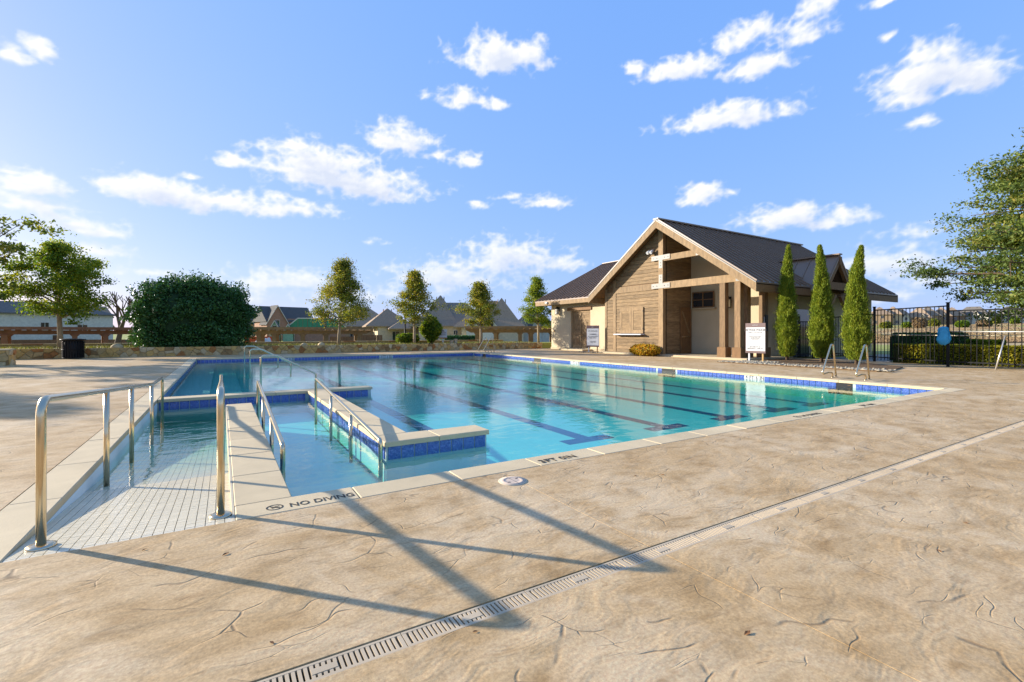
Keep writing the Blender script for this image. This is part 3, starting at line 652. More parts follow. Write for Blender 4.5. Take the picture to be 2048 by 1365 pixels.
MB().beam((X0 - .02, RY, RZ + .03), (X1 + .02, RY, RZ + .03), .34, .07).build('ridge_cap', METALROOF, r_s)
m = MB(); slope_y(m, RY, YS, X0 + .04, X1 - .04, -.115, -.075); slope_y(m, RY, YNR, X0 + .04, X1 - .04, -.115, -.075); m.build('soffit_boards', POSTW, bh)
# barge boards of the pool-side gable and a light metal drip edge
for y1 in (YS, YNR):
    m = MB(); slope_y(m, RY, y1, X0, X0 + .06, -.43, -.072); m.build('barge_board', TRIM, bh)
    m = MB(); slope_y(m, RY, y1, X0 - .015, X0 - .002, -.05, -.012); m.build('drip_edge', GALV, bh)
    m = MB(); slope_y(m, RY, y1, X1 - .06, X1, -.43, -.072); m.build('barge_board', TRIM, bh)
MB().box(X0 + .061, X1 - .061, YS, YS + .05, rz(YS) - .43, rz(YS) - .075).build('fascia_board', POSTW, bh)
MB().box(X0 + .061, 21.0, YNR - .05, YNR, rz(YNR) - .43, rz(YNR) - .075).build('fascia_board', TRIM, bh)
# wing roof (ridge across the main ridge)
WX, WE, WZ0, WM = 27.8, 20.7, 3.62, .49
def wz(x): return WZ0 + WM * (x - WE)
m = MB(); m.prism([(WE, 17.3, wz(WE) - .07), (WX, 17.3, wz(WX) - .07), (WX, 17.3, wz(WX) - .01), (WE, 17.3, wz(WE) - .01)], (0, 13.0, 0)); w_r = m.build('wing_roof', METALROOF, bh)
m = MB(); m.prism([(WX, 17.3, wz(WX) - .07), (34.9, 17.3, WZ0 - .07), (34.9, 17.3, WZ0 - .01), (WX, 17.3, wz(WX) - .01)], (0, 13.0, 0)); m.build('wing_roof', METALROOF, bh)
y = 30.26
while y > 20.4:
    xs_ = WE + max(0.0, (rz(y) - WZ0) / WM) if y < YNR else WE
    if xs_ < WX - .3: MB().beam((xs_, y, wz(xs_) + .025), (WX, y, wz(WX) + .025), .04, .09).build('seam', METALROOF, w_r)
    y -= .44
MB().beam((WX, 17.4, 7.12), (WX, 30.32, 7.12), .34, .06).build('ridge_cap', METALROOF, w_r)
MB().box(WE, WE + .05, 22.0, 30.3, WZ0 - .36, WZ0 - .072).build('fascia_board', TRIM, bh)
m = MB(); m.prism([(WE, 30.24, WZ0 - .36), (WX, 30.24, wz(WX) - .36), (WX, 30.24, wz(WX) - .072), (WE, 30.24, WZ0 - .072)], (0, .06, 0)); m.build('barge_board', TRIM, bh)
MB().box(WE + .05, 22.0, 21.4, 30.2, WZ0 - .30, WZ0 - .27).build('soffit_boards', TRIM, bh)
# walls
WW = 21.4
m = MB(); m.box(WW, WW + .3, 26.75, 29.1, 0, 3.45).box(WW, WW + .3, 21.45, 24.65, 0, 3.45).box(WW, WW + .3, 24.65, 26.75, 2.78, 3.45).box(WW + .3, 33, 28.8, 29.1, 0, 3.4)
m.build('wing_wall', STUCCO, bh)
MB().box(WW - .05, WW - .001, 21.5, 29.12, 0, .14).build('wall_plinth', CONC, bh)
MB().box(WW - .07, WW - .002, 24.5, 27.1, 2.80, 3.02).build('door_lintel', POSTW, bh)
def plank_door(xf, y0, y1, z0, z1, n, flip, parent):
    d = MB().box(xf, xf + .04, y0, y1, z0, z1).build('door', WOOD, parent)
    for z, h in ((z0 + .02, .16), (z0 + (z1 - z0) * .40, .16), (z1 - .18, .16)): MB().box(xf - .025, xf - .001, y0 + .02, y1 - .02, z, z + h).build('door_rail', TRIM, d)
    for yy in (y0 + .02, y1 - .12): MB().box(xf - .022, xf - .0012, yy, yy + .10, z0 + .18, z1 - .18).build('door_stile', TRIM, d)
    k = int((z1 - z0) / .17)
    for i in range(k): z = z0 + .03 + i * (z1 - z0 - .06) / k; MB().box(xf - .008, xf - .0005, y0 + .12, y1 - .12, z + .004, z + (z1 - z0 - .06) / k - .004).build('board', WOOD, d)
    a, b = (y0 + .14, y1 - .14) if flip else (y1 - .14, y0 + .14)
    MB().beam((xf - .016, a, z0 + (z1 - z0) * .48), (xf - .016, b, z1 - .2), .012, .10, up=(0, 0, 1)).build('brace', TRIM, d)
    lv = MB().box(xf - .03, xf - .009, (y0 + y1) / 2 - .2, (y0 + y1) / 2 + .2, z0 + .3, z0 + .85).build('louvre', TRIM, d)
    for i in range(7): MB().box(xf - .036, xf - .0305, (y0 + y1) / 2 - .16, (y0 + y1) / 2 + .16, z0 + .33 + i * .07, z0 + .36 + i * .07).build('slat', POSTW, lv)
    MB().box(xf - .07, xf - .02, b - .03 if flip else b - .03, b + .03, z0 + .98, z0 + 1.02).build('handle', BLACK, d)
    return d
MB().box(WW + .10, WW + .16, 24.65, 24.78, .1, 2.78).box(WW + .10, WW + .16, 26.62, 26.75, .1, 2.78).box(WW + .10, WW + .16, 24.78, 26.62, 2.66, 2.78).build('door_frame', TRIM, bh)
plank_door(WW + .13, 25.71, 26.61, .11, 2.65, 8, False, bh); plank_door(WW + .13, 24.79, 25.69, .11, 2.65, 8, True, bh)
MB().cbox(20.5, WW + .3, 24.4, 27.0, 0, .10, .015).build('door_step', CONC, bh)
# porch slab
MB().cbox(19.35, 22.4, 12.1, 21.55, 0, .10, .012).build('porch_slab', CONC, bh)
# timber room: horizontal siding, one board at a time
XF = 19.80
ft = MB().prism([(XF + .01, 21.35, .1), (XF + .01, 17.15, .1), (XF + .01, 17.15, rz(17.15) - .2), (XF + .01, 17.0, rz(17.0) - .2), (XF + .01, 21.35, rz(21.35) - .2)], (.2, 0, 0)).build('timber_front', POSTW, bh)
rb = random.Random(8); z = .11
while z < 6.55:
    h = .19
    if not (3.50 < z + .05 < 3.86):
        ym = min(21.28, RY + (RZ - .28 - (z + h)) / RM)
        segs = []
        if ym - 17.28 > .12:
            segs = [(17.28, min(20.5, ym))] + ([(20.72, ym)] if ym > 20.8 else []) if z < 3.5 else [(17.28, ym)]
        for a, b in segs:
            d = rb.uniform(0, .008)
            MB().prism([(XF - .022 - d, 0, z), (XF - .010 - d, 0, z + h - .014), (XF + .008, 0, z + h - .014), (XF + .008, 0, z)], (0, b - a, 0)).build('board', WOOD, ft).location = (0, a, 0)
    z += h
MB().box(XF - .045, XF + .005, 20.50, 20.72, .1, rz(20.72) - .25).build('batten', TRIM, ft); MB().box(XF - .045, XF + .005, 21.26, 21.42, .1, rz(21.42) - .25).build('corner_board', TRIM, ft)
MB().box(XF - .05, XF + .006, 17.26, 20.50, 3.52, 3.86).build('belt_board', TRIM, ft)
MB().box(XF - .05, XF + .006, 20.72, 21.26, 3.52, 3.60).build('belt_board', TRIM, ft)
MB().box(XF - .01, WW, 21.352, 21.44, .1, 3.4).build('timber_side', WOOD, bh)
# side wall of the timber room facing the porch, with its own boards and door
sw = MB().prism([(XF + .22, 17.02, .1), (22.0, 17.02, .1), (22.0, 17.02, 6.5), (XF + .22, 17.02, 6.5)], (0, .12, 0)).build('porch_side_wall', POSTW, bh)
z = .11
while z < 6.5:
    MB().box(XF + .24, 21.99, 16.998 - rb.uniform(0, .006), 17.018, z, z + .184).build('board', WOOD, sw); z += .19
pd = MB().box(21.05, 21.95, 16.955, 16.992, .11, 2.6).build('porch_door', POSTW, bh)
for zz in (.13, 1.02, 2.42): MB().box(21.07, 21.93, 16.93, 16.954, zz, zz + .15).build('door_rail', POSTW, pd)
for xx in (21.07, 21.83): MB().box(xx, xx + .10, 16.932, 16.953, .28, 2.42).build('door_stile', POSTW, pd)
MB().beam((21.2, 16.945, 2.38), (21.8, 16.945, 1.2), .02, .1).build('brace', WOOD, pd)
MB().tube([(21.1, 16.90, 1.0), (21.9, 16.90, 1.0)], .018, 8).build('push_bar', STEEL, pd)
# stucco behind the porch
pw = MB().prism([(22.0, 17.0, .1), (22.0, 12.75, .1), (22.0, 12.75, rz(12.75) - .16), (22.0, 17.0, rz(17.0) - .16)], (.25, 0, 0)).build('porch_wall', STUCCO, bh)
MB().box(22.25, 32.9, 12.752, 13.0, -.02, 3.9).build('entrance_wall', BRICKP, bh)
MB().box(32.65, 32.9, 13.0, 22, 0, 3.6).build('end_wall', BRICKP, bh)
win = MB().box(21.93, 21.998, 15.58, 16.80, 2.62, 3.36).build('window', GLASSDK, bh)
for bx in ((21.905, 21.929, 15.52, 15.58, 2.56, 3.42), (21.905, 21.929, 16.80, 16.86, 2.56, 3.42), (21.905, 21.929, 15.58, 16.80, 3.36, 3.42), (21.905, 21.929, 15.58, 16.80, 2.56, 2.62), (21.91, 21.93, 16.16, 16.22, 2.62, 3.36), (21.912, 21.93, 15.58, 16.80, 2.97, 3.01)):
    MB().box(*bx).build('window_frame', POSTW, win)
MB().box(21.86, 21.999, 15.44, 16.9, 2.47, 2.555).build('window_sill', CONC, win)
# truss and posts
tr = MB().box(XF - .12, XF + .09, 16.95, 17.25, .1, rz(17.25) - .25).build('king_post', TRIM, bh)
MB().box(XF - .10, XF + .08, 14.75, 16.948, 4.98, 5.28).build('collar_tie', TRIM, bh)
MB().box(XF - .10, XF + .08, 12.45, 16.948, 3.52, 3.87).build('tie_beam', TRIM, bh)
for (x, y) in ((XF, 13.50), (XF, 12.75), (20.45, 12.82), (21.2, 12.45)):
    p = MB().box(x - .135, x + .135, y - .14, y + .14, .55, 3.515 if y != 12.45 else 3.35).build('porch_post', POSTL, bh)
    MB().cbox(x - .21, x + .21, y - .23, y + .23, .10, .56, .02).build('post_base', POSTW, p)
MB().box(19.9, 22.2, 12.32, 12.58, 3.36, 3.60).build('porch_beam', POSTW, bh)
# galvanised gusset plates with bolts
def plate(boxes, bolts):
    m = MB()
    for (a, b, c, d) in boxes: m.box(XF - .128, XF - .121, a, b, c, d)
    p = m.build('gusset_plate', GALV, bh)
    for (y, z) in bolts: MB().lathe([(.025, 0), (.025, .012)], (0, 0, 0), 8).build('bolt', BLACK, p, local=True).location = Vector((XF - .128, y, z)) - wloc(p); 
    for o in p.children: o.rotation_euler = (0, -math.pi / 2, 0)
plate([(16.50, 17.72, 5.05, 5.30), (16.98, 17.22, 4.62, 5.05)], [(16.62, 5.17), (16.85, 5.17), (17.35, 5.17), (17.6, 5.17), (17.1, 4.9), (17.1, 4.75)])
plate([(16.50, 17.72, 3.56, 3.82), (16.98, 17.22, 3.82, 4.28)], [(16.62, 3.69), (16.85, 3.69), (17.35, 3.69), (17.6, 3.69), (17.1, 4.15), (17.1, 4.0)])
for pts in ([(14.95, 4.99), (14.62, 4.99), (14.95, 5.25)], [(12.85, 3.54), (12.40, 3.54), (12.85, 3.84)]):
    MB().prism([(XF - .108, a, b) for a, b in pts], (.007, 0, 0)).build('gusset_plate', GALV, bh)
# service hatch with shutters and white counter
h1 = empty('service_hatch', (0, 0, 0), parent=bh)
h1.location = Vector((XF - .05, 19.25, 1.15)) - wloc(bh)
for a, b in ((18.36, 19.24), (19.26, 20.14)):
    s = MB().box(XF - .060, XF - .031, a, b, 1.19, 2.64).build('shutter', WOOD, h1)
    for bx in ((a, a + .16, 1.19, 2.64), (b - .16, b, 1.19, 2.64), (a + .16, b - .16, 1.19, 1.38), (a + .16, b - .16, 2.46, 2.64)): MB().box(XF - .078, XF - .0605, bx[0], bx[1], bx[2], bx[3]).build('shutter_frame', TRIM, s)
    for k in range(8): MB().box(XF - .067, XF - .0603, a + .165, b - .165, 1.385 + k * .134, 1.385 + k * .134 + .128).build('slat', WOOD, s)
    for zz in (1.4, 2.38): MB().box(XF - .086, XF - .079, (b - .03) if a > 19 else a, b if a > 19 else a + .03, zz, zz + .1).build('hinge', BLACK, s)
MB().cbox(XF - .32, XF - .03, 18.3, 20.42, 1.10, 1.16, .008).build('counter', WHITE, h1)
# entrance portico on the lawn side
PX_, PYF, PZ, PMM = 25.0, 10.95, 4.92, 1.18
po = empty('entrance_portico', (0, 0, 0), parent=bh); po.location = Vector((PX_, PYF, 0)) - wloc(bh)
for s in (-1, 1):
    m = MB(); m.prism([(PX_, PYF, PZ), (PX_ + s * 1.42, PYF, PZ - PMM * 1.42), (PX_ + s * 1.42, PYF, PZ - PMM * 1.42 - .08), (PX_, PYF, PZ - .10)], (0, 3.4, 0)); rr_ = m.build('portico_roof', METALROOF, po)
    for k in range(4): y = PYF + .05 + k * .62; MB().beam((PX_, y, PZ + .02), (PX_ + s * 1.42, y, PZ + .02 - PMM * 1.42), .03, .04, up=(0, 1, 0)).build('seam', METALROOF, po)
    MB().beam((PX_ + s * .06, PYF + .1, PZ - .32), (PX_ + s * 1.30, PYF + .1, PZ - .32 - 1.24 * PMM), .16, .24, up=(s * .7, 0, .7)).build('rafter', POSTW, po)
    MB().box(PX_ + s * 1.08 - .11, PX_ + s * 1.08 + .11, PYF + .02, PYF + .24, 0.0, 3.08).build('portico_post', POSTW, po)
    MB().beam((PX_ + s * 1.0, PYF + .13, 2.1), (PX_ + s * .25, PYF + .13, 3.0), .14, .14).build('brace', POSTW, po)
MB().beam((PX_ - 1.2, PYF + .1, 3.42), (PX_ + 1.2, PYF + .1, 3.42), .18, .34).build('tie_beam', POSTW, po)
MB().box(PX_ - .10, PX_ + .10, PYF - .03, PYF + .02, PZ - .48, PZ - .10).build('king_post', POSTW, po)
MB().beam((PX_, PYF - .02, PZ + .03), (PX_, PYF + 3.2, PZ + .03), .3, .06).build('ridge_cap', METALROOF, po)
MB().box(PX_ - 1.25, PX_ + 1.25, PYF + .4, 12.6, 3.05, 3.12).build('portico_ceiling', POSTW, po)
MB().box(24.3, 25.7, 12.70, 12.749, 0, 2.4).build('entrance_door', GLASSDK, po)
MB().box(22.9, 23.6, 12.70, 12.7495, 1.2, 3.3).build('window', GLASSDK, bh)
def lantern(x, y, z, face, parent):
    e = empty('lantern', (0, 0, 0), parent=parent); e.location = Vector((x, y, z)) - wloc(parent)
    fx, fy = face; k = lambda d: (fx * d, fy * d)
    MB().box(*(sorted((0, fx * .03)) if fx else (-.07, .07)), *(sorted((0, fy * .03)) if fy else (-.07, .07)), -.1, .2).build('back_plate', BLACK, e, local=True)
    cx_, cy_ = fx * .2, fy * .2
    MB().beam((0, 0, .16), (cx_, cy_, .22), .03, .03).build('bracket', BLACK, e, local=True)
    MB().box(cx_ - .09, cx_ + .09, cy_ - .09, cy_ + .09, -.32, .05).build('glass', GLASSWH, e, local=True)
    MB().lathe([(.17, .05), (.15, .08), (.05, .18), (.02, .22)], (cx_, cy_, 0), 8, False).build('cap', BLACK, e, local=True)
    f = MB()
    for sx in (-1, 1):
        for sy in (-1, 1): f.box(cx_ + sx * .095 - .012, cx_ + sx * .095 + .012, cy_ + sy * .095 - .012, cy_ + sy * .095 + .012, -.35, .06)
    f.box(cx_ - .11, cx_ + .11, cy_ - .11, cy_ + .11, -.36, -.33); f.build('cage', BLACK, e, local=True)
lantern(WW, 28.15, 2.93, (-1, 0), bh); lantern(22.0, 14.66, 2.85, (-1, 0), bh); lantern(23.9, 12.75, 2.75, (0, -1), bh); lantern(26.2, 12.75, 2.75, (0, -1), bh)
fc = MB().box(XF - .22, XF - .12, 17.52, 17.86, 5.52, 5.60).box(XF - .16, XF - .121, 17.6, 17.75, 5.42, 5.52).build('floodlight_bracket', GALV, bh)
for yy in (17.58, 17.80): MB().tube([(XF - .14, yy, 5.62), (XF - .34, yy + .02, 5.48)], [.06, .085], 12).build('flood_head', WHITE, fc)
sp_ = MB().lathe([(.07, 0), (.09, .08), (.05, .12)], (0, 0, 0), 12).build('spigot', STEEL, bh, local=True); sp_.rotation_euler = (0, -math.pi / 2, 0); sp_.location = Vector((WW, 28.7, 1.38)) - wloc(bh)
MB().box(WE - .1, WE, 28.6, 28.85, 3.40, 3.50).build('soffit_camera', WHITE, bh)
ph = MB().box(20.95, 21.05, 12.27, 12.289, 1.35, 1.95).build('emergency_phone', WHITE, bh); MB().box(21.0, 21.18, 12.22, 12.289, 1.30, 2.02).build('phone_hood', BLACK, bh)

# ------------------------------------------------------------------ stone walls
def clip(poly, nx_, ny_, d):
    out = []
    for i in range(len(poly)):
        a, b = poly[i], poly[(i + 1) % len(poly)]; da, db = nx_ * a[0] + ny_ * a[1] - d, nx_ * b[0] + ny_ * b[1] - d
        if da <= 0: out.append(a)
        if (da < 0 < db) or (db < 0 < da): k = da / (da - db); out.append((a[0] + (b[0] - a[0]) * k, a[1] + (b[1] - a[1]) * k))
    return out
def stone_face(parent, L, H, place, seed, cw=.44, rows=2, gap=.012):
    """irregular stones as Voronoi cells over a wall face of length L and height H; place(u, v, d) gives world points"""
    r = random.Random(seed); pts = []; n = int(L / cw)
    for j in range(rows):
        for i in range(-1, n + 1): pts.append(((i + .5 + (j % 2) * .5 + r.uniform(-.36, .36)) * cw, (j + .5 + r.uniform(-.33, .33)) * H / rows))
    cnt = 0
    for i, p in enumerate(pts):
        poly = [(0, 0), (L, 0), (L, H), (0, H)]
        for k, q in enumerate(pts):
            if k == i or abs(p[0] - q[0]) > cw * 3: continue
            dx, dy = q[0] - p[0], q[1] - p[1]; l = math.hypot(dx, dy)
            poly = clip(poly, dx / l, dy / l, (dx * (p[0] + q[0]) / 2 + dy * (p[1] + q[1]) / 2) / l - gap)
            if len(poly) < 3: break
        if len(poly) < 3: continue
        cx = sum(a for a, _ in poly) / len(poly); cy_ = sum(b for _, b in poly) / len(poly)
        d = r.uniform(.02, .06); m = len(poly); v = []
        for (f, dd) in ((1, 0), (1, d * .6), (.86, d)): v += [place(cx + (a - cx) * f, cy_ + (b - cy_) * f, dd) for a, b in poly]
        fs = [tuple(range(2 * m, 3 * m))] + [(k * m + i_, k * m + (i_ + 1) % m, (k + 1) * m + (i_ + 1) % m, (k + 1) * m + i_) for k in (0, 1) for i_ in range(m)]
        MB().add(v, fs).build('stone', r.choices(STONES, (5, 4, 2, 3, 1.4))[0], parent); cnt += 1
    return cnt
YW = 30.45
sw1 = MB().box(-12, WW + .1, YW, YW + .35, -.3, .46).build('stone_wall', MORTAR, label='long low sandstone retaining wall behind the pool', cat='wall')
stone_face(sw1, 33.4, .48, lambda u, v, d: (-12 + u, YW - d + .004, v - .01), 4, .40, 3, .007)
ys_ = 34.0
sw2 = MB().box(-20, 20, ys_, ys_ + .3, -.2, .58).build('stone_edging', STONES[0], label='low stone edging course at the back of the planting bed', cat='edging')
for i in range(50): MB().cbox(-20 + i * .8 + .01, -20 + (i + 1) * .8 - .01, ys_ - .03, ys_ + .33, .58, .64, .01).build('stone', STONES[i % 4 if i % 3 else 0], sw2)
pier = MB().box(-13, -6.78, 24.9, 25.5, -.1, .56).build('seat_wall', MORTAR, label='short stone seat wall cut off by the picture edge', cat='wall')
stone_face(pier, 6.22, .58, lambda u, v, d: (-13 + u, 24.9 - d + .004, v - .01), 12, .36, 3, .007)
stone_face(pier, .60, .58, lambda u, v, d: (-6.78 + d - .004, 24.9 + u, v - .01), 13, .30, 3, .007)
for i in range(8): MB().cbox(-13 + i * .78 + .005, -13 + (i + 1) * .78 - .005, 24.86, 25.54, .56, .61, .012).build('cap_stone', STONES[3], pier)
# planting bed soil/grass top
MB().quad((-20, YW + .3, .425), (WW, YW + .3, .425), (WW, ys_ + .1, .425), (-20, ys_ + .1, .425)).build('planting_bed', mat('bed_soil_and_turf', (.20, .17, .05), .95, var=.5, scale=2.5, bump=.6, bscale=12), kind='structure')

# ------------------------------------------------------------------ vegetation
def leaf_mesh(name, P, size, mat_, parent, rng, tint=None, up=0.0, aspect=.5, dirs=None):
    n = len(P); a = rng.normal(size=(n, 3)) if dirs is None else dirs + rng.normal(size=(n, 3)) * .35
    a[:, 2] += up; a /= np.linalg.norm(a, axis=1)[:, None] + 1e-9
    b = np.cross(a, rng.normal(size=(n, 3))); b /= np.linalg.norm(b, axis=1)[:, None] + 1e-9
    s = size * rng.uniform(.6, 1.35, (n, 1)); A = a * s; B = b * s * aspect; k = np.cross(a, b) * s * .12
    V = np.stack([P - A, P + B + k - A * .1, P + A, P - B + k - A * .1], 1).reshape(-1, 3)
    off = np.array(wloc(parent)) if parent else 0; V = V - off
    me = bpy.data.meshes.new(name); me.vertices.add(4 * n); me.vertices.foreach_set('co', V.ravel()); me.loops.add(4 * n); me.loops.foreach_set('vertex_index', np.arange(4 * n))
    me.polygons.add(n); me.polygons.foreach_set('loop_start', np.arange(0, 4 * n, 4)); me.polygons.foreach_set('loop_total', np.full(n, 4)); me.update()
    if tint is None: tint = rng.uniform(0, 1, n)
    at_ = me.attributes.new('tint', 'FLOAT', 'FACE'); at_.data.foreach_set('value', np.clip(tint, 0, 1))
    me.materials.append(mat_); o = bpy.data.objects.new(name, me); COL.objects.link(o); o.parent = parent; return o
def tree(name, label, base, H, z0, rad, n_limb, n_leaf, size, lm, bm_, seed, prof, group=None, trunk_r=.09, rise=.5, lean=(0, 0), clump=.16, flat=.6, cat='tree', fork=1):
    rng = np.random.RandomState(seed); r = random.Random(seed)
    e = empty(name, base); tag(e, label, cat, group); bx, by, bz = base
    tk = MB(); top = Vector((bx + lean[0], by + lean[1], bz + H * .96)); pts = []
    for i in range(7): k = i / 6; pts.append(Vector((bx, by, bz - .1)).lerp(top, k) + Vector((math.sin(k * 5 + seed) * .05 * H / 5 * k, math.cos(k * 4 + seed) * .05 * H / 5 * k, 0)))
    tk.tube(pts, [trunk_r * (1 - .86 * i / 6) for i in range(7)], 9)
    C = []; cw = []; hue = []
    for i in range(n_limb):
        rel = (i + r.uniform(.1, .9)) / n_limb; zz = z0 + (H * .97 - z0) * rel; L = rad * prof(rel) * r.uniform(.72, 1.12)
        k = zz / (H * .96); s = Vector((bx, by, bz)).lerp(top, k); ang = i * 2.399 + r.uniform(-.5, .5)
        start = s - Vector((0, 0, L * rise * .55)); 
        if start.z < bz + z0 * .75: start.z = bz + z0 * .75 + r.uniform(0, .2)
        d = Vector((math.cos(ang), math.sin(ang), 0)); en = s + d * L + Vector((0, 0, L * rise * r.uniform(.1, .6)))
        mid = start.lerp(en, .5) + Vector((0, 0, L * .10)); lp = [start, start.lerp(mid, .6), mid, mid.lerp(en, .5), en]
        r0 = trunk_r * .38 * (1 - .6 * rel); tk.tube(lp, [r0, r0 * .8, r0 * .6, r0 * .4, r0 * .15], 5, False)
        for j in range(r.randint(5, 9)):
            t = r.uniform(.28, 1.05); q = lp[0].lerp(lp[2], t * 2) if t < .5 else lp[2].lerp(lp[4], (t - .5) * 2)
            o = Vector((r.gauss(0, 1), r.gauss(0, 1), r.gauss(0, .7))) * L * .17; c = q + o
            if r.random() < .5: tk.tube([q, c], [r0 * .25, r0 * .08], 4, False)
            C.append(c); cw.append(r.uniform(.5, 1.3) * (.4 + t)); hue.append(r.uniform(-.28, .28) + (t - .6) * .2 + rel * .10)
    tk.build('trunk', bm_, e)
    C = np.array([tuple(c) for c in C]); cw = np.array(cw); idx = rng.choice(len(C), n_leaf, p=cw / cw.sum())
    sg = clump * rad * (.7 + .6 * rng.rand(len(C)))[idx][:, None]
    P = C[idx] + rng.normal(size=(n_leaf, 3)) * sg * np.array((1, 1, flat)); P[:, 2] = np.maximum(P[:, 2], bz + z0 * .72)
    tint = .36 + np.array(hue)[idx] + rng.normal(size=n_leaf) * .17
    leaf_mesh('crown', P, size, lm, e, rng, tint, up=.1); return e
oval = lambda k: (math.sin(math.pi * min(1, .12 + k * .88) ** .75)) ** .8 + .08
cone = lambda k: (1 - k) ** 1.05 * min(1, .55 + k * 3.2) + .07
pyr = lambda k: (1 - k * .92) * min(1, .6 + k * 3)
ZB = .42
def on_bed(px, y):
    x = (px - 1024) / 945.5; dx, dy = math.sin(YAW) + x * math.cos(YAW), math.cos(YAW) - x * math.sin(YAW); return (dx / dy * y, y, ZB)
G_T = 'young street trees in the bed behind the stone wall'
tree('maple_tree', 'yellow-green maple with spreading crown behind the black trash can', on_bed(121, 31.6), 5.25, 1.7, 1.75, 30, 26000, .060, L_YEL, BARK, 2, oval, G_T, .13, .35, (-.1, 0), .115)
tree('red_oak_tree', 'yellow and green oak with a lone twig at its side, before the green house', on_bed(677, 31.9), 5.6, 1.5, 2.0, 30, 19000, .060, L_OAK, BARK, 5, cone, G_T, .11, .45, (.35, .1), .12)
tree('red_oak_tree', 'olive oak between the lamp post and the conical shrub', on_bed(829, 31.9), 5.15, 1.55, 1.75, 28, 15000, .060, L_OAK, BARK, 9, cone, G_T, .11, .5, (0, 0), .115)
tree('red_oak_tree', 'bronze-yellow oak behind the far pool ladder', on_bed(962, 31.9), 4.65, 1.5, 1.75, 28, 15000, .060, L_OAK, BARK, 14, cone, G_T, .11, .5, (-.1, 0), .12)
tree('red_oak_tree', 'slender green oak next to the low end of the bathhouse roof', on_bed(1077, 31.9), 5.4, 1.5, 1.65, 28, 15000, .060, L_YEL, BARK, 21, cone, G_T, .11, .5, (-.2, 0), .115)
xx, yy = at(-165, 18.5); tree('elm_tree', 'dark green elm whose crown reaches in at the picture edge above the seat wall', (xx, yy, 0), 6.5, 2.6, 3.0, 36, 17000, .085, L_ELM, BARKD, 33, oval, None, .2, .9, (0, 0), .075, .5)
xx, yy = at(2195, 16.5); tree('elm_tree', 'large feathery elm overhanging the fence and cut by the picture edge', (xx, yy, 0), 9.0, 2.1, 4.6, 92, 125000, .058, L_ELMD, BARKD, 41, lambda k: (1 - k) ** .6 * min(1, .75 + k * 2) + .08, None, .24, .28, (0, 0), .062, .38)
# a tree standing outside the picture whose thin shade falls across the open deck
tree('elm_tree', 'elm outside the picture that dapples the open deck', (-18.0, 27.0, 0), 6.6, 2.4, 2.6, 22, 5200, .12, L_ELM, BARKD, 51, oval, None, .16, .5, (0, 0), .10)
tree('elm_tree', 'tall high-crowned elm outside the picture that shades the near deck corner', (-18.2, 16.4, 0), 8.2, 5.6, 1.9, 14, 2600, .12, L_ELM, BARKD, 53, oval, None, .16, .5, (0, 0), .10)

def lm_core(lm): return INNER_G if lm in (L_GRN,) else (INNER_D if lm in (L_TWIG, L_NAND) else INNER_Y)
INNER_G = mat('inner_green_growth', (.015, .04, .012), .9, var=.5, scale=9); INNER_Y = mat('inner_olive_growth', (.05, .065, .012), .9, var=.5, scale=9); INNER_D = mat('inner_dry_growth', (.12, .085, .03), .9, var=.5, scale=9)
def bush(name, label, c, rx, ry, h, n, size, lm, seed, cat='shrub', group=None, lumps=9, core=True, stems=3, up=.2, power=2.4, z0=0.0, lump=.22):
    """dense shrub: leaves crowd the outer shell of a lumpy dome; woody stems inside"""
    rng = np.random.RandomState(seed); e = empty(name, c); tag(e, label, cat, group)
    m = MB()
    for k in range(stems):
        a = 2.4 * k; m.tube([(c[0] + math.cos(a) * rx * .1, c[1] + math.sin(a) * ry * .1, c[2] - .05), (c[0] + math.cos(a) * rx * .25, c[1] + math.sin(a) * ry * .25, c[2] + h * .4), (c[0] + math.cos(a) * rx * .5, c[1] + math.sin(a) * ry * .5, c[2] + h * .75)], [.05, .035, .012], 6)
    m.build('stems', BARKD, e)
    L = np.stack([rng.uniform(-.85, .85, lumps) * rx, rng.uniform(-.85, .85, lumps) * ry, rng.uniform(.35, .78, lumps) * h], 1); lr = rng.uniform(.28, .5, lumps)
    d = rng.normal(size=(n * 2, 3)); d /= np.linalg.norm(d, axis=1)[:, None]; rad = rng.uniform(.62, 1.03, n * 2) ** .5
    th = np.abs(d) ** power; sc = th.sum(1) ** (-1 / power)
    f = fbm2(np.arctan2(d[:, 1], d[:, 0]) * 2.2 + seed, d[:, 2] * 3.0, 3, seed + 5) * lump
    P = d * (sc * rad * (1 + f))[:, None] * np.array((rx, ry, h * .5)); P[:, 2] += h * .5
    P = P[P[:, 2] > z0][:n]
    tint = .38 + rng.normal(size=len(P)) * .2 + fbm2(P[:, 0] * 1.7, P[:, 2] * 1.7, 2, seed) * .35
    leaf_mesh('foliage', P + np.array(c), size, lm, e, rng, tint, up=up)
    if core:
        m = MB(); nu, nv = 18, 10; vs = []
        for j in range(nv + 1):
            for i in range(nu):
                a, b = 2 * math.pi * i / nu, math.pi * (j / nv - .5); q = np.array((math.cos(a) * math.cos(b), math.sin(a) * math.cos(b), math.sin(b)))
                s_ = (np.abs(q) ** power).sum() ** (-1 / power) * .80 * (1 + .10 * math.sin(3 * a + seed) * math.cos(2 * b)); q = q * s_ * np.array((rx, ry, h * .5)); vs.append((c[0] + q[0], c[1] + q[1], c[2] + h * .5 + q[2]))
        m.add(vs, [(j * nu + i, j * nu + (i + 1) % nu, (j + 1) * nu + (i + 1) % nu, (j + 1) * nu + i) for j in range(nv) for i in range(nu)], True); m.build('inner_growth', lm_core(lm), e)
    return e
bx_, by_, _ = on_bed(392, 32.4)
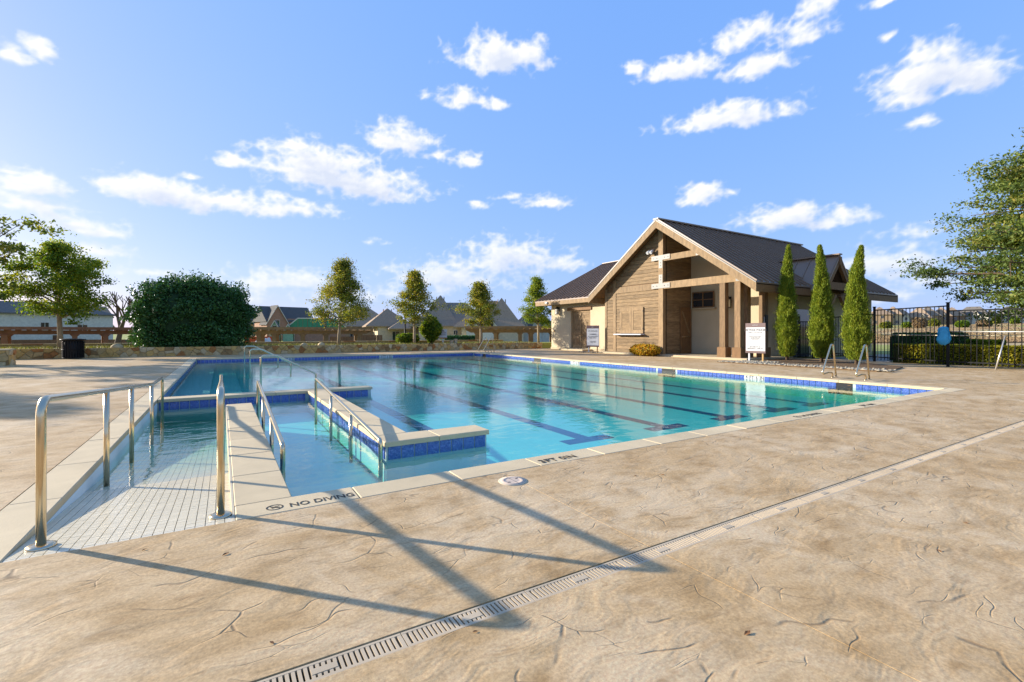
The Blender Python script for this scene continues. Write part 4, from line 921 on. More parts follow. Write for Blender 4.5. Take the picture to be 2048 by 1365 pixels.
big = bush('holly_shrub', 'huge dark green rounded holly mass behind the stone wall', (bx_, by_, ZB - .5), 2.72, 1.6, 4.25, 46000, .072, L_GRN, 7, stems=9, power=3.0, z0=.3, lump=.5)
rg = np.random.RandomState(3)                     # young shoots standing out of the clipped outline
n_ = 1800; a_ = rg.uniform(-2.4, 2.4, n_); a_ = np.round(a_ * 9) / 9 + rg.normal(size=n_) * .03; tz = rg.rand(n_) ** 1.6 * (.35 + .55 * np.abs(np.sin(a_ * 7.3)))
leaf_mesh('shoots', np.stack([bx_ + a_ + rg.normal(size=n_) * .05, by_ + rg.normal(size=n_) * .8, ZB + 3.45 - np.abs(a_) ** 2 * .20 + tz], 1), .07, L_GRN, big, rg)['kind'] = 'stuff'
bush('conical_shrub', 'light green conical shrub between oak and club sign', on_bed(862, 32.6), .95, .8, 2.15, 4200, .08, L_YEL, 17, power=1.25)
bush('shrub', 'broad low yellow-green shrub at the foot of the conical shrub', on_bed(815, 33.0), .85, .5, .75, 1800, .08, L_YEL, 18)
bush('nandina_shrub', 'orange and yellow nandina before the timber front', (19.05, 17.6, 0), .55, .95, .62, 2600, .055, L_NAND, 23, power=2.2)
def juniper(label, x, y, H, R, seed, kink=0.0):
    rng = np.random.RandomState(seed); e = empty('juniper_tree', (x, y, .03)); tag(e, label, 'tree', 'columnar junipers beside the bathhouse')
    MB().tube([(x, y, 0), (x + .02, y, .5), (x, y, H * .85)], [.07, .055, .012], 8).build('trunk', BARKD, e)
    n = 38000; k = rng.rand(n) ** .85; a = rng.uniform(0, 2 * np.pi, n)
    def prof_(k): return R * np.minimum(1, .45 + k * 2.4) * np.clip(1 - k, 0, 1) ** .80 * 1.22 + .02
    lump = 1 + .55 * fbm2(a * 1.6 + seed, k * 12, 4, seed, .6) + .22 * fbm2(a * 5, k * 38, 2, seed + 9)
    rr_ = prof_(k) * lump * (.62 + .46 * rng.rand(n) ** .6); out = rng.rand(n) < .10; rr_ = np.where(out, rr_ * 1.16 + .03, rr_)
    kx = kink * np.clip(k - .70, 0, 1) ** 1.3 * 2.2
    P = np.stack([x + np.cos(a) * rr_ + kx, y + np.sin(a) * rr_ - kx, .22 + k * (H - .2)], 1)
    D = np.stack([np.cos(a) * .6, np.sin(a) * .6, np.full(n, 1.0)], 1)
    tint = .50 + .42 * fbm2(a * 1.6 + seed, k * 11, 3, seed) + rng.normal(size=n) * .16
    leaf_mesh('crown', P, .050, L_JUN, e, rng, tint, aspect=.17, dirs=D)
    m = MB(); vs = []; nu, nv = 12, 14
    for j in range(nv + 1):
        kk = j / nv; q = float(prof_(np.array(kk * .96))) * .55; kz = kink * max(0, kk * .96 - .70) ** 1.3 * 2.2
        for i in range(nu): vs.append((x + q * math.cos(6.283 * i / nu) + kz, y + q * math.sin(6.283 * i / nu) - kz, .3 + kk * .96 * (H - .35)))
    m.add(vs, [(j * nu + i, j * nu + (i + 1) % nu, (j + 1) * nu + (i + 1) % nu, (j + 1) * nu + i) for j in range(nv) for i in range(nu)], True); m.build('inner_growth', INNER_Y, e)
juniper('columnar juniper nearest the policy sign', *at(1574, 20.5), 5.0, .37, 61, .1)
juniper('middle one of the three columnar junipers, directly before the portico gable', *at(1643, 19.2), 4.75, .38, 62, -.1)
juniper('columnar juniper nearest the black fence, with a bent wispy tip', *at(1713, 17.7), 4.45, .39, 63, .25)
def hedge(label, p, q, w, h, n, size, lm, seed, group='clipped hedges beyond the fence', z0=.0):
    rng = np.random.RandomState(seed); p, q = np.array(p), np.array(q); L = np.linalg.norm(q - p); d = (q - p) / L; s = np.array((-d[1], d[0]))
    e = empty('hedge', (p[0], p[1], 0)); tag(e, label, 'hedge', group)
    m = MB()
    for k in range(int(L / .5)): t = (k + .5) * .5; c = p + d * t; m.tube([(c[0], c[1], -.1), (c[0], c[1], h * .7)], [.03, .01], 5)
    m.build('stems', BARKD, e)
    u = rng.uniform(0, L, n); side = rng.rand(n); v = np.where(side < .5, w / 2 * np.sign(rng.rand(n) - .5) * (1 - .25 * rng.rand(n) ** 2), rng.uniform(-w / 2, w / 2, n))
    top = h * (1 + .07 * fbm2(u * 1.6, v * 2, 3, seed)); z = np.where(side < .5, z0 + rng.uniform(.0, 1, n) * (top - z0), top * (1 - .16 * rng.rand(n) ** 2))
    bul = 1 + .12 * fbm2(u * 1.4, z * 2, 2, seed + 3); rnd = np.clip(np.minimum(u, L - u) / .3, .55, 1)
    c = p[None] + d[None] * u[:, None] + s[None] * (v * bul * rnd)[:, None]
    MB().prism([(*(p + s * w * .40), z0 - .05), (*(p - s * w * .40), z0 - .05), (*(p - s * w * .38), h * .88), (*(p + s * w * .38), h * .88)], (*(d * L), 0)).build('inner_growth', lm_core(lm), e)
    leaf_mesh('foliage', np.concatenate([c, z[:, None]], 1), size, lm, e, rng, .45 + .5 * fbm2(u * .8, z * 1.5, 3, seed) + rng.normal(size=n) * .18)
hedge('golden privet hedge running along the lower part of the fence', (23.75, 8.4), (24.6, 4.2), .8, .74, 16000, .045, L_HEDGE, 71)
hedge('golden hedge clump at the picture edge behind the fence', (23.4, 3.9), (23.6, 2.2), .8, .60, 3000, .045, L_HEDGE, 75)
hedge('tall dark clipped holly hedge behind the golden hedge', at(1795, 21.5), at(1922, 22.5), .9, 1.20, 6500, .05, L_GRN, 72)
hedge('mid-green hedge right of the dark holly hedge', at(1932, 21.0), at(2010, 20.2), 1.2, .90, 4500, .05, L_YEL, 73)
hedge('long dark green hedge in front of the cream house', at(885, 56), at(960, 60), 1.2, .85, 2500, .10, L_GRN, 74, z0=-.5, group='hedges by the houses')

# grass and litter on the planting bed
rg = np.random.RandomState(9); n_ = 9000
gx = rg.uniform(-14, 21.3, n_); gy = rg.uniform(30.85, 33.9, n_); keep = fbm2(gx * .35, gy * .8, 3, 4) > -.08
P = np.stack([gx, gy, np.full(n_, ZB + .05)], 1)[keep]
o = leaf_mesh('grass', P, .085, L_GRASS, None, rg, dirs=np.tile((0.0, 0.0, 1.0), (len(P), 1)), aspect=.12); tag(o, 'dry and green grass tufts on the planting bed', 'grass', kind='stuff')

# bare tree behind the first pergola
def bare_tree(label, base, H, seed, k_=.055):
    r = random.Random(seed); e = empty('bare_tree', base); tag(e, label, 'tree'); m = MB()
    def grow(p, d, L, rad, lv):
        q = p + d * L; mid = p.lerp(q, .5) + Vector((r.gauss(0, 1), r.gauss(0, 1), 0)) * L * .05
        m.tube([p, mid, q], [rad, rad * .85, rad * .68], 6 if lv < 2 else 4, False)
        if lv >= 4 or rad < .012: return
        for k in range(3 if lv < 2 else r.choice((2, 2, 3))):
            nd = (d + Vector((r.uniform(-1, 1), r.uniform(-1, 1), r.uniform(-.1, .7))) * (.62 if lv else .8)).normalized(); grow(q, nd, L * r.uniform(.62, .9), rad * .6, lv + 1)
    grow(Vector(base) - Vector((0, 0, .2)), Vector((.05, 0, 1)), H * .34, H * k_, 0)
    m.build('trunk', BARKD, e)
bare_tree('bare pollarded tree behind the red pergola', (*at(238, 50), -.63), 6.2, 12)
bare_tree('thin leafless sapling in front of the green house', (*at(648, 70), -.63), 6.0, 3, .02)

# ------------------------------------------------------------------ pergolas, houses
def facing(px, extra=0.0):
    x = (px - 1024) / 945.5; return -math.atan2(math.sin(YAW) + x * math.cos(YAW), math.cos(YAW) - x * math.sin(YAW)) + extra
def pergola(label, px, t, w, d, posts, top, mat_, extra=0.0, zg=-.66):
    x, y = at(px, t); e = empty('pergola', (x, y, zg), facing(px, extra)); tag(e, label, 'pergola', 'long low timber pergolas beyond the bed')
    H = top - zg
    for yy in (0, d):
        MB().box(-w / 2, w / 2, yy - .1, yy + .1, H - .62, H - .28).build('beam', mat_, e, local=True)
        for s in (-1, 1): MB().prism([(s * w / 2, yy - .09, H - .62), (s * (w / 2 + .45), yy - .09, H - .40), (s * (w / 2 + .45), yy - .09, H - .28), (s * w / 2, yy - .09, H - .28)], (0, .18, 0)).build('beam_end', mat_, e, local=True)
        for k in posts:
            p = MB().box(k - .17, k + .17, yy - .16, yy + .16, 0, H - .62).build('post', mat_, e, local=True)
            for s in (-1, 1): MB().prism([(k + s * .17, yy - .07, H - .63), (k + s * .33, yy - .07, H - .63), (k + s * .17, yy - .07, H - .80)], (0, .14, 0)).build('bracket', mat_, p, local=True)
    n = int((w + .8) / .62)
    for i in range(n + 1): xx = -w / 2 - .4 + i * (w + .8) / n; MB().box(xx - .05, xx + .05, -.75, d + .75, H - .28, H - .08).build('rafter', mat_, e, local=True)
    for yy in (-.77, d + .77): MB().box(-w / 2 - .5, w / 2 + .5, yy - .02, yy + .02, H - .22, H + .005).build('fascia', mat_, e, local=True)
    k = int((d + 1.4) / .3)
    for i in range(k + 1): yy = -.7 + i * (d + 1.4) / k; MB().box(-w / 2 - .5, w / 2 + .5, yy - .03, yy + .03, H - .08, H).build('lath', mat_, e, local=True)
    return e
PG1 = pergola('reddish pergola behind the black trash can and the maple', 140, 40, 10.4, 3.4, (-3.8, .3, 2.3, 4.7), 1.70, PERGOLA)
PG2 = pergola('brown pergola between the holly mass and the cream house', 622, 43, 9.6, 3.6, (-4.2, -3.0, -.7, 1.3, 4.2), 1.72, PERGOLA2)
PG3 = pergola('brown pergola partly hidden by the bathhouse wing', 1030, 46, 8.6, 3.6, (-3.7, -1.9, .5, 1.6, 3.8), 1.85, PERGOLA2)

BRICK = [mat('brick_%s' % n, c, .85, var=.16, scale=3, bump=.3, bscale=20) for n, c in (('white', (.62, .61, .59)), ('cream', (.55, .46, .35)), ('rose', (.36, .21, .15)), ('tan', (.42, .30, .20)), ('brown', (.26, .17, .12)))]
SHING = [mat('shingle_%s' % n, c, .9, var=.22, scale=5, bump=.3, bscale=18) for n, c in (('slate', (.10, .097, .10)), ('taupe', (.33, .245, .18)), ('grey', (.26, .22, .185)), ('dark', (.14, .13, .125)))]
GREENWRAP = mat('green_sheathing', (.05, .26, .12), .6, var=.15, scale=3); GREENL = mat('pale_green_sheathing', (.24, .42, .24), .6, var=.15, scale=3)
HTRIM = mat('white_house_trim', (.62, .60, .56), .6, var=.06)
def house(label, px, t, zg, w, d, hw, roofs, wins, gables, wallm, roofm, extra=0.0, group=None, cat='house'):
    """local frame: x along the facade, -y towards the pool. roofs: (kind, x0, x1, y0, y1, z_eave, rise)"""
    x, y = at(px, t); e = empty('house', (x, y, zg), facing(px, extra)); tag(e, label, cat, group)
    MB().box(-w / 2, w / 2, 0, d, -.3, hw).build('wall', wallm, e, local=True)
    ov = .45
    for (kind, x0, x1, y0, y1, ze, rise) in roofs:
        a, b, c, dd = x0 - ov, x1 + ov, y0 - ov, y1 + ov; zt = ze + rise; m = MB()
        if kind == 'hip':
            run = min((b - a), (dd - c)) / 2 * .98
            if (b - a) >= (dd - c): r0, r1 = (a + run, (c + dd) / 2), (b - run, (c + dd) / 2)
            else: r0, r1 = ((a + b) / 2, c + run), ((a + b) / 2, dd - run)
        elif kind == 'gx': r0, r1 = (a, (c + dd) / 2), (b, (c + dd) / 2)
        else: r0, r1 = ((a + b) / 2, c), ((a + b) / 2, dd)
        vs = [(a, c, ze), (b, c, ze), (b, dd, ze), (a, dd, ze), (r0[0], r0[1], zt), (r1[0], r1[1], zt), (a, c, ze - .18), (b, c, ze - .18), (b, dd, ze - .18), (a, dd, ze - .18)]
        horiz = (kind == 'gx') or (kind == 'hip' and (b - a) >= (dd - c))
        fs = [(0, 1, 5, 4), (2, 3, 4, 5), (3, 0, 4), (1, 2, 5)] if horiz else [(0, 1, 4), (1, 2, 5, 4), (2, 3, 5), (3, 0, 4, 5)]
        m.add(vs, fs + [(0, 6, 7, 1), (1, 7, 8, 2), (2, 8, 9, 3), (3, 9, 6, 0), (9, 8, 7, 6)]); rf = m.build('roof', roofm, e, local=True)
        if kind == 'gx':
            for xx_, sg in ((x0 - .02, 1), (x1 + .02, -1)): MB().prism([(xx_, y0, ze - .1), (xx_, y1, ze - .1), (xx_, (y0 + y1) / 2, zt - .5)], (.04, 0, 0)).build('gable_wall', wallm, e, local=True)
        for k in range(2): MB().tube([(x0 + (x1 - x0) * (.4 + .2 * k), y0 + (y1 - y0) * .42, ze + rise * .5), (x0 + (x1 - x0) * (.4 + .2 * k), y0 + (y1 - y0) * .42, ze + rise * .95)], .09, 6).build('vent_pipe', roofm, rf, local=True)
    for (xc, z, ww, hh) in wins:
        f = MB().box(xc - ww / 2 - .08, xc + ww / 2 + .08, -.06, -.001, z - .08, z + hh + .08).build('window', HTRIM, e, local=True)
        MB().box(xc - ww / 2, xc + ww / 2, -.085, -.061, z, z + hh).build('pane', GLASSDK, f, local=True)
        MB().box(xc - .03, xc + .03, -.10, -.086, z, z + hh).build('mullion', HTRIM, f, local=True)
    for (xc, ww, zb, rise, out, gm_, win) in gables:
        zt = zb + rise; yb = min(d * .45, 4.0)
        gw = MB().prism([(xc - ww / 2, -out, -.3), (xc + ww / 2, -out, -.3), (xc + ww / 2, -out, zb), (xc, -out, zt), (xc - ww / 2, -out, zb)], (0, out + yb, 0)).build('gable_wall', gm_, e, local=True)
        for s in (-1, 1):
            L = ww / 2 + .3; z1 = zt + .12 - rise / (ww / 2) * L
            MB().prism([(xc, -out - .3, zt + .12), (xc + s * L, -out - .3, z1), (xc + s * L, -out - .3, z1 - .16), (xc, -out - .3, zt - .04)], (0, out + yb + .2, 0)).build('gable_roof', roofm, e, local=True)
            MB().prism([(xc, -out - .34, zt + .10), (xc + s * L, -out - .34, z1 - .02), (xc + s * L, -out - .34, z1 - .26), (xc, -out - .34, zt - .16)], (0, .035, 0)).build('barge_board', HTRIM, e, local=True)
        if win:
            f = MB().box(xc - win / 2 - .07, xc + win / 2 + .07, -out - .05, -out - .001, zb - .7, zb + .7).build('window', HTRIM, e, local=True)
            MB().box(xc - win / 2, xc + win / 2, -out - .07, -out - .051, zb - .62, zb + .62).build('pane', GLASSDK, f, local=True)
    return e
G_H = 'houses behind the pergolas'; ZL = -.66
# far behind the open deck
house('white painted brick house with dark slate roof at the picture edge', 72, 75, ZL, 19.0, 10, 5.0, [('hip', -9.5, 9.5, 0, 10, 5.0, 2.0)], [(1.0, 2.4, .9, 1.1), (5.5, 2.1, 1.2, 1.1), (-4.2, -.1, .9, 1.3), (2.5, .3, 1.2, 1.2)], [], BRICK[0], SHING[3], .1, G_H)
house('brown house with steep roof behind the bare tree', 186, 105, ZL, 6.5, 8, 5.0, [('gx', -3.2, 3.2, 0, 8, 5.4, 2.6)], [(-.8, 2.6, 1, 1.2)], [(1.6, 3.6, 3.5, 2.2, .6, BRICK[4], .8)], BRICK[4], SHING[1], .3, G_H)
house('slate-roofed house at the edge of the holly mass', 522, 135, ZL, 10, 9, 4.6, [('hip', -5, 5, 0, 9, 4.4, 3.2)], [], [], BRICK[3], SHING[3], .3, G_H)
house('house with tall rose brick gable end and long slate roof', 582, 112, ZL, 10.5, 9, 5.2, [('gx', -5.2, 5.2, 0, 9, 4.6, 3.6)], [(-3.0, 3.0, 1.2, 1.6), (-3.2, -.1, 1.2, 1.5)], [(-3.2, 4.6, 4.2, 4.0, .5, BRICK[2], .8)], BRICK[2], SHING[0], .35, G_H)
house('unfinished house wrapped in green sheathing', 634, 98, ZL, 11.2, 8, 3.0, [], [(-6.0 + 1.2, -.1, 1, 1.6)], [(-7.8, 1.8, 2.6, 1.7, 1.2, GREENL, .7), (-5.4, 1.9, 2.0, 1.6, .8, GREENL, 0)], BRICK[2], SHING[0], .0, G_H)
hx, hy = at(634, 98); eg = [o for o in bpy.data.objects if o.get('label') == 'unfinished house wrapped in green sheathing'][0]
m = MB(); m.prism([(-5.6, -.02, 3.0), (5.6, -.02, 3.0), (3.6, -.02, 4.75), (-3.6, -.02, 4.75)], (0, 7, 0)); m.build('green_gable', GREENWRAP, eg, local=True)
for p, q in (((-5.7, 2.98), (-3.6, 4.85)), ((-3.7, 4.85), (3.7, 4.85)), ((3.6, 4.85), (5.7, 2.98))): MB().beam((p[0], -.12, p[1]), (q[0], -.12, q[1]), .12, .2).build('barge_board', HTRIM, eg, local=True)
for k in range(9): xx = -3.6 + k * .9; MB().box(xx - .03, xx + .03, -.06, -.021, 3.02, 4.7).build('panel_seam', MATS['brick_brown'], eg, local=True)
house('taupe hip-roofed house beside the oak', 733, 108, ZL, 13, 10, 3.4, [('hip', -6.5, 6.5, 0, 10, 3.4, 4.6), ('hip', 1, 6, -2, 6, 3.0, 2.6)], [(-3, .6, 1.2, 1.2)], [], BRICK[3], SHING[1], .25, G_H)
house('tan roofed house with open porch next to the lamp post', 806, 92, ZL, 9.5, 9, 3.2, [('hip', -6.5, 1.5, 0, 9, 3.2, 3.6), ('hip', -2.6, 2.6, -2.6, 3, 2.7, 1.9)], [(.6, .2, 1.2, 1.9), (-1.4, .2, 1.2, 1.9)], [(3.4, 2.6, 4.6, .6, .4, BRICK[1], 1.3)], BRICK[1], SHING[1], .15, G_H)
house('large cream brick house with broad grey roof', 905, 88, ZL, 12.5, 10, 3.2, [('hip', -7.6, 7.0, 0, 10, 3.2, 4.6), ('hip', -6.4, .8, .6, 9.4, 3.2, 6.0)], [(-3.2, .1, .9, 1.9), (.6, .9, .7, 1.4), (2.6, .1, 1.0, 2.2)], [], BRICK[1], SHING[2], -.1, G_H)
house('taupe roofed house with white arched dormers behind the pergola', 985, 84, ZL, 11, 10, 3.0, [('hip', -6.5, 5.5, 0, 10, 3.0, 4.9), ('hip', -2.0, 5.0, .6, 9.4, 3.0, 5.4)], [(-3, .2, 1, 1.6)], [(-3.6, 2.0, 3.0, 1.2, .5, BRICK[0], .7), (-.4, 2.6, 2.9, 1.4, .5, BRICK[0], 1.1)], BRICK[1], SHING[1], -.05, G_H)
house('house with three steep white gables beside the bathhouse', 1068, 92, ZL, 9, 9, 2.8, [('hip', -4.5, 4.5, 0, 9, 2.8, 4.2)], [], [(-2.1, 2.0, 2.6, 2.4, .6, BRICK[0], .0), (.5, 2.0, 2.6, 2.2, .6, BRICK[0], .5), (2.5, 1.9, 2.6, 2.2, .6, BRICK[0], .5)], BRICK[0], SHING[3], 0, G_H)
# beyond the dry field
G_F = 'houses across the dry field'
FAR = [(1762, 'tan house half hidden behind the fence post nearest the juniper', 9, BRICK[3], SHING[1], 6.0, 4.2, []),
       (1784, 'cream two-storey house second along the field edge', 8, BRICK[1], SHING[1], 6.0, 4.4, [(-1, 3, 5.6, 2.2, .6, BRICK[3], 1.0)]),
       (1806, 'brown house with a white gable left of the blue net', 9, BRICK[4], SHING[1], 4.2, 5.2, [(1.2, 3.4, 3.6, 2.6, .6, BRICK[0], 1.0)]),
       (1834, 'long tan house with low white gable above the holly hedge', 11, BRICK[3], SHING[1], 4.2, 5.0, [(2.5, 3.8, 3.2, 2.8, .6, BRICK[1], 1.0)]),
       (1858, 'tall taupe-roofed house just above the blue net', 9, BRICK[3], SHING[2], 5.2, 5.2, []),
       (1880, 'rose brick house with two gables over the blue net', 9, BRICK[2], SHING[1], 5.0, 4.8, [(-2, 3, 4.2, 2.4, .6, BRICK[3], 1), (1.8, 3, 3.6, 2.4, .6, BRICK[3], 1)]),
       (1908, 'brown house behind the tall fence post', 9, BRICK[4], SHING[1], 5.0, 4.8, []),
       (1942, 'white farmhouse-style house with black roof and two gables', 14, BRICK[0], SHING[3], 4.8, 5.2, [(-4, 5, 3.4, 3.8, 1, BRICK[0], 2.4), (2.2, 3.6, 4.2, 3.2, .6, BRICK[0], 1.2)]),
       (1984, 'small cream house right of the white farmhouse', 9, BRICK[1], SHING[2], 4.0, 4.2, [(-1, 4, 3.0, 2.8, .8, BRICK[1], 1.4)]),
       (2016, 'white house with dark catslide roof under the elm', 11, BRICK[0], SHING[3], 4.8, 5.4, [(-2.2, 4.2, 4.0, 3.6, .8, BRICK[0], 1.4)]),
       (2044, 'pale house cut off by the picture edge under the elm', 9, BRICK[1], SHING[1], 4.6, 4.6, [])]
for k, (px_, lb, w_, wm_, rm_, hw_, rs_, gb_) in enumerate(FAR):
    xg, yg = at(px_, 250); house(lb, px_, 250, ground_z(xg, yg) - .2, w_, 9, hw_, [('hip', -w_ / 2, w_ / 2, 0, 9, hw_, rs_)], [(-w_ * .3, 1.2, 1.4, 1.5), (w_ * .28, 1.2, 1.4, 1.5), (w_ * .05, hw_ - 2, 1.2, 1.2)], gb_, wm_, rm_, (.15, -.1, .2, -.2)[k % 4], G_F)
rgf = random.Random(44)
for k, px_ in enumerate((1772, 1813, 1840, 1868, 1925, 1968, 1993, 2030)):
    t_ = rgf.uniform(150, 225); x_, y_ = at(px_, t_)
    bush('field_shrub', ('round olive shrub %s on the dry field' % ('behind the first fence bars', 'below the white gable', 'below the long tan house', 'right above the blue net', 'beside the white farmhouse drive', 'in front of the small cream house', 'between the small cream and the catslide house', 'under the elm branches')[k]), (x_, y_, ground_z(x_, y_) - .2), rgf.uniform(1.4, 2.4), rgf.uniform(1.2, 2), rgf.uniform(2.2, 4.5), 900, .34, (L_OAK, L_YEL, L_TWIG)[k % 3], 90 + k, group='shrubs on the dry field', stems=1)
# tall dry grass on the bank
rg = np.random.RandomState(19); n_ = 26000; tt = 58 + 150 * rg.rand(n_) ** 1.6; pxs = rg.uniform(1735, 2080, n_); xk = (pxs - 1024) / 945.5
gx = (math.sin(YAW) + xk * math.cos(YAW)) * tt; gy = (math.cos(YAW) - xk * math.sin(YAW)) * tt; kp = fbm2(gx * .05, gy * .09, 3, 8) > -.12
gx, gy, tt = gx[kp], gy[kp], tt[kp]
P = np.stack([gx, gy, np.array([ground_z(a, b) for a, b in zip(gx, gy)]) + .10], 1)
o = leaf_mesh('field_grass', P, .20, L_TWIG, None, rg, dirs=np.tile((0.0, 0.0, 1.0), (len(P), 1)), aspect=.22); tag(o, 'tall dry grass covering the bank beyond the lawn', 'grass', kind='stuff')

# ------------------------------------------------------------------ fence and things on it
def fence_run(e, p, q, n, h, base=.05):
    p, q = Vector((*p, 0)), Vector((*q, 0)); d = q - p
    for z in (.14, h - .05): MB().beam(p + Vector((0, 0, z + base)), q + Vector((0, 0, z + base)), .03, .045).build('rail', FENCE, e)
    for i in range(1, n):
        c = p + d * i / n; MB().box(c.x - .011, c.x + .011, c.y - .011, c.y + .011, base + .02, h + base - .03).build('picket', FENCE, e)
def fence_post(e, p, h): MB().cbox(p[0] - .04, p[0] + .04, p[1] - .04, p[1] + .04, -.05, h, .008).build('post', FENCE, e); MB().cbox(p[0] - .055, p[0] + .055, p[1] - .055, p[1] + .055, h + .001, h + .035, .01).build('post_cap', FENCE, e)
F0, F1, F2, F3 = (26.3, 11.9), (23.75, 9.1), (22.15, 6.25), (21.75, 2.2)
fe = empty('iron_fence', (F1[0], F1[1], 0)); tag(fe, 'black metal picket fence from the bathhouse to the picture edge', 'fence')
fence_run(fe, F1, F2, 19, 2.18); fence_run(fe, F2, F3, 26, 2.0); fence_run(fe, F0, F1, 22, 2.0); fence_run(fe, F3, (21.6, -2.2), 28, 2.0)
for p, h in ((F0, 2.1), (F1, 2.3), (F2, 2.28), (F3, 2.15), ((21.6, -2.2), 2.15)): fence_post(fe, p, h)
gt = empty('iron_gate', (22.3, 12.0, 0)); tag(gt, 'black metal picket gate seen between the junipers', 'gate')
fence_run(gt, (22.45, 12.3), (24.6, 11.95), 19, 1.75); fence_post(gt, (22.45, 12.3), 1.9); fence_post(gt, (24.6, 11.95), 1.9)
POLEM = mat('cream_pole', (.62, .56, .42), .45, var=.05); ALU = mat('brushed_aluminium', (.60, .60, .62), .35, metal=.7, var=.05)
v = lambda y, z, o: (F2[0] + (F3[0] - F2[0]) * (F2[1] - y) / (F2[1] - F3[1]) - o, y, z)
w_ = lambda k, z, o: (F1[0] + (F2[0] - F1[0]) * k - o, F1[1] + (F2[1] - F1[1]) * k - o * .3, z)
def pole(label, p, q, r, m_): return solo(MB().tube([p, q], r, 8), 'pool_pole', m_, label, 'pole', p, 'pool cleaning poles kept on the fence')
pole('long cream pool pole lying level along the fence', w_(.12, 1.13, .10), v(2.4, 1.10, .10), .019, POLEM)
pole('upper silver pool pole beginning at the blue net', w_(.93, 1.26, .10), v(2.4, 1.25, .10), .017, ALU)
pole('short pole leaning against the fence from the deck', v(4.9, 0.0, .45), v(4.75, 1.12, .07), .022, ALU)
net = empty('skimmer_net', w_(.95, 1.1, .16)); tag(net, 'blue skimmer net bag hung on the fence post', 'net')
BLUEN = mat('blue_net_fabric', (.05, .36, .62), .55, var=.2, scale=6)
nb = MB(); rn = random.Random(4); c0 = Vector(net.location)
rows = [(.05, .34), (.13, .30), (.15, .18), (.175, .02), (.18, -.12), (.13, -.25), (.05, -.31)]; vs = []
for (rr_, z) in rows:
    for k in range(14):
        a = 2 * math.pi * k / 14; j = 1 + rn.uniform(-.24, .24); vs.append((c0.x + .07 * j * math.sin(a) * rr_ / .2, c0.y + rr_ * 1.02 * j * math.cos(a), c0.z + z + rn.uniform(-.02, .02)))
nb.add(vs, [(i * 14 + k, i * 14 + (k + 1) % 14, (i + 1) * 14 + (k + 1) % 14, (i + 1) * 14 + k) for i in range(len(rows) - 1) for k in range(14)], True)
nb.build('bag', BLUEN, net)
MB().tube([(c0.x - .02, c0.y + .165 * math.cos(a), c0.z + .03 + .31 * math.sin(a)) for a in [2 * math.pi * k / 20 for k in range(21)]], .012, 6).build('hoop', BLUEN, net)

# concrete walk behind the fence
MB().quad((24.2, 8.9, -.05), (33, 10.4, -.05), (33, 12.4, -.05), (23.9, 11.9, -.05)).build('footpath', WALK, kind='structure')
# planting strip: mulch, river rock
bed = MB(); bp_ = [(17.45, 12.2), (17.35, 9.5), (17.4, 6.6), (18.2, 6.5), (20.2, 6.9), (21.6, 8.4), (22.3, 10.4), (22.3, 12.05), (19.3, 12.05)]
bed.prism([(a, b, .004) for a, b in bp_], (0, 0, .03)); bed.build('mulch_bed', MULCH, kind='structure', label='mulched bed under the junipers')
rg = np.random.RandomState(29); rk = MB(); ico = [Vector(v_) for v_ in ((0, 0, 1), (.9, 0, .3), (.28, .85, .3), (-.72, .53, .3), (-.72, -.53, .3), (.28, -.85, .3), (0, 0, -.4))]
ifs = [(0, 1, 2), (0, 2, 3), (0, 3, 4), (0, 4, 5), (0, 5, 1), (6, 2, 1), (6, 3, 2), (6, 4, 3), (6, 5, 4), (6, 1, 5)]
for k in range(1500):
    if k < 1350:
        f = rg.rand(); x = 17.42 + abs(rg.normal()) * .35; y = 6.3 + f * 5.9
        if rg.rand() < .25: x = 18.0 + rg.rand() * 1.3; y = 10.5 + rg.rand() * 1.5
    else: x, y = 18.9 + rg.rand() * .6, 21.2 + rg.rand() * 1.8
    s = rg.uniform(.03, .075); a = rg.rand() * 6.28; sx, sy, sz = s * rg.uniform(.8, 1.5), s, s * rg.uniform(.45, .8); ca, sa = math.cos(a), math.sin(a)
    rk.add([(x + (q.x * sx) * ca - (q.y * sy) * sa, y + (q.x * sx) * sa + (q.y * sy) * ca, .03 + q.z * sz) for q in ico], ifs, True)
rk.build('river_rocks', ROCK, kind='stuff', label='grey river rocks edging the mulch bed')

# ------------------------------------------------------------------ signs, bin, lamp
def board_sign(label, y, x, w, z0, z1, base_z, lines, cat='sign', rz=0.0):
    e = empty('sign_board', (x, y, base_z)); tag(e, label, cat, 'pool rule signs on wooden legs')
    MB().cbox(x, x + .03, y - w / 2, y + w / 2, z0, z1, .004).build('panel', PLUM, e)
    MB().box(x - .004, x - .0005, y - w / 2 + .015, y + w / 2 - .03, z0 + .09, z1 - .18).build('face', WHITE, e)
    LEGW = mat('sign_leg_wood', (.42, .27, .12), .7, var=.15)
    for s in (-1, 1): MB().box(x + .031, x + .085, y + s * w * .34 - .03, y + s * w * .34 + .03, base_z, z0 + .4).build('leg', LEGW if s < 0 else WHITE, e)
    R_ = (math.radians(90), 0, -math.radians(90))
    for (tx, sz, dy, z, m_) in lines: text(tx, sz, m_, e, (x - .012, y + dy, z), R_, align='CENTER')
    e.rotation_euler = (0, 0, rz)
body = 'No glass containers in the pool area. No pets allowed.\nChildren must be with an adult at all times.\nNo running, rough play or diving.\nShower before entering the pool.\nNo food or drink in the water.\nSwim at your own risk.'
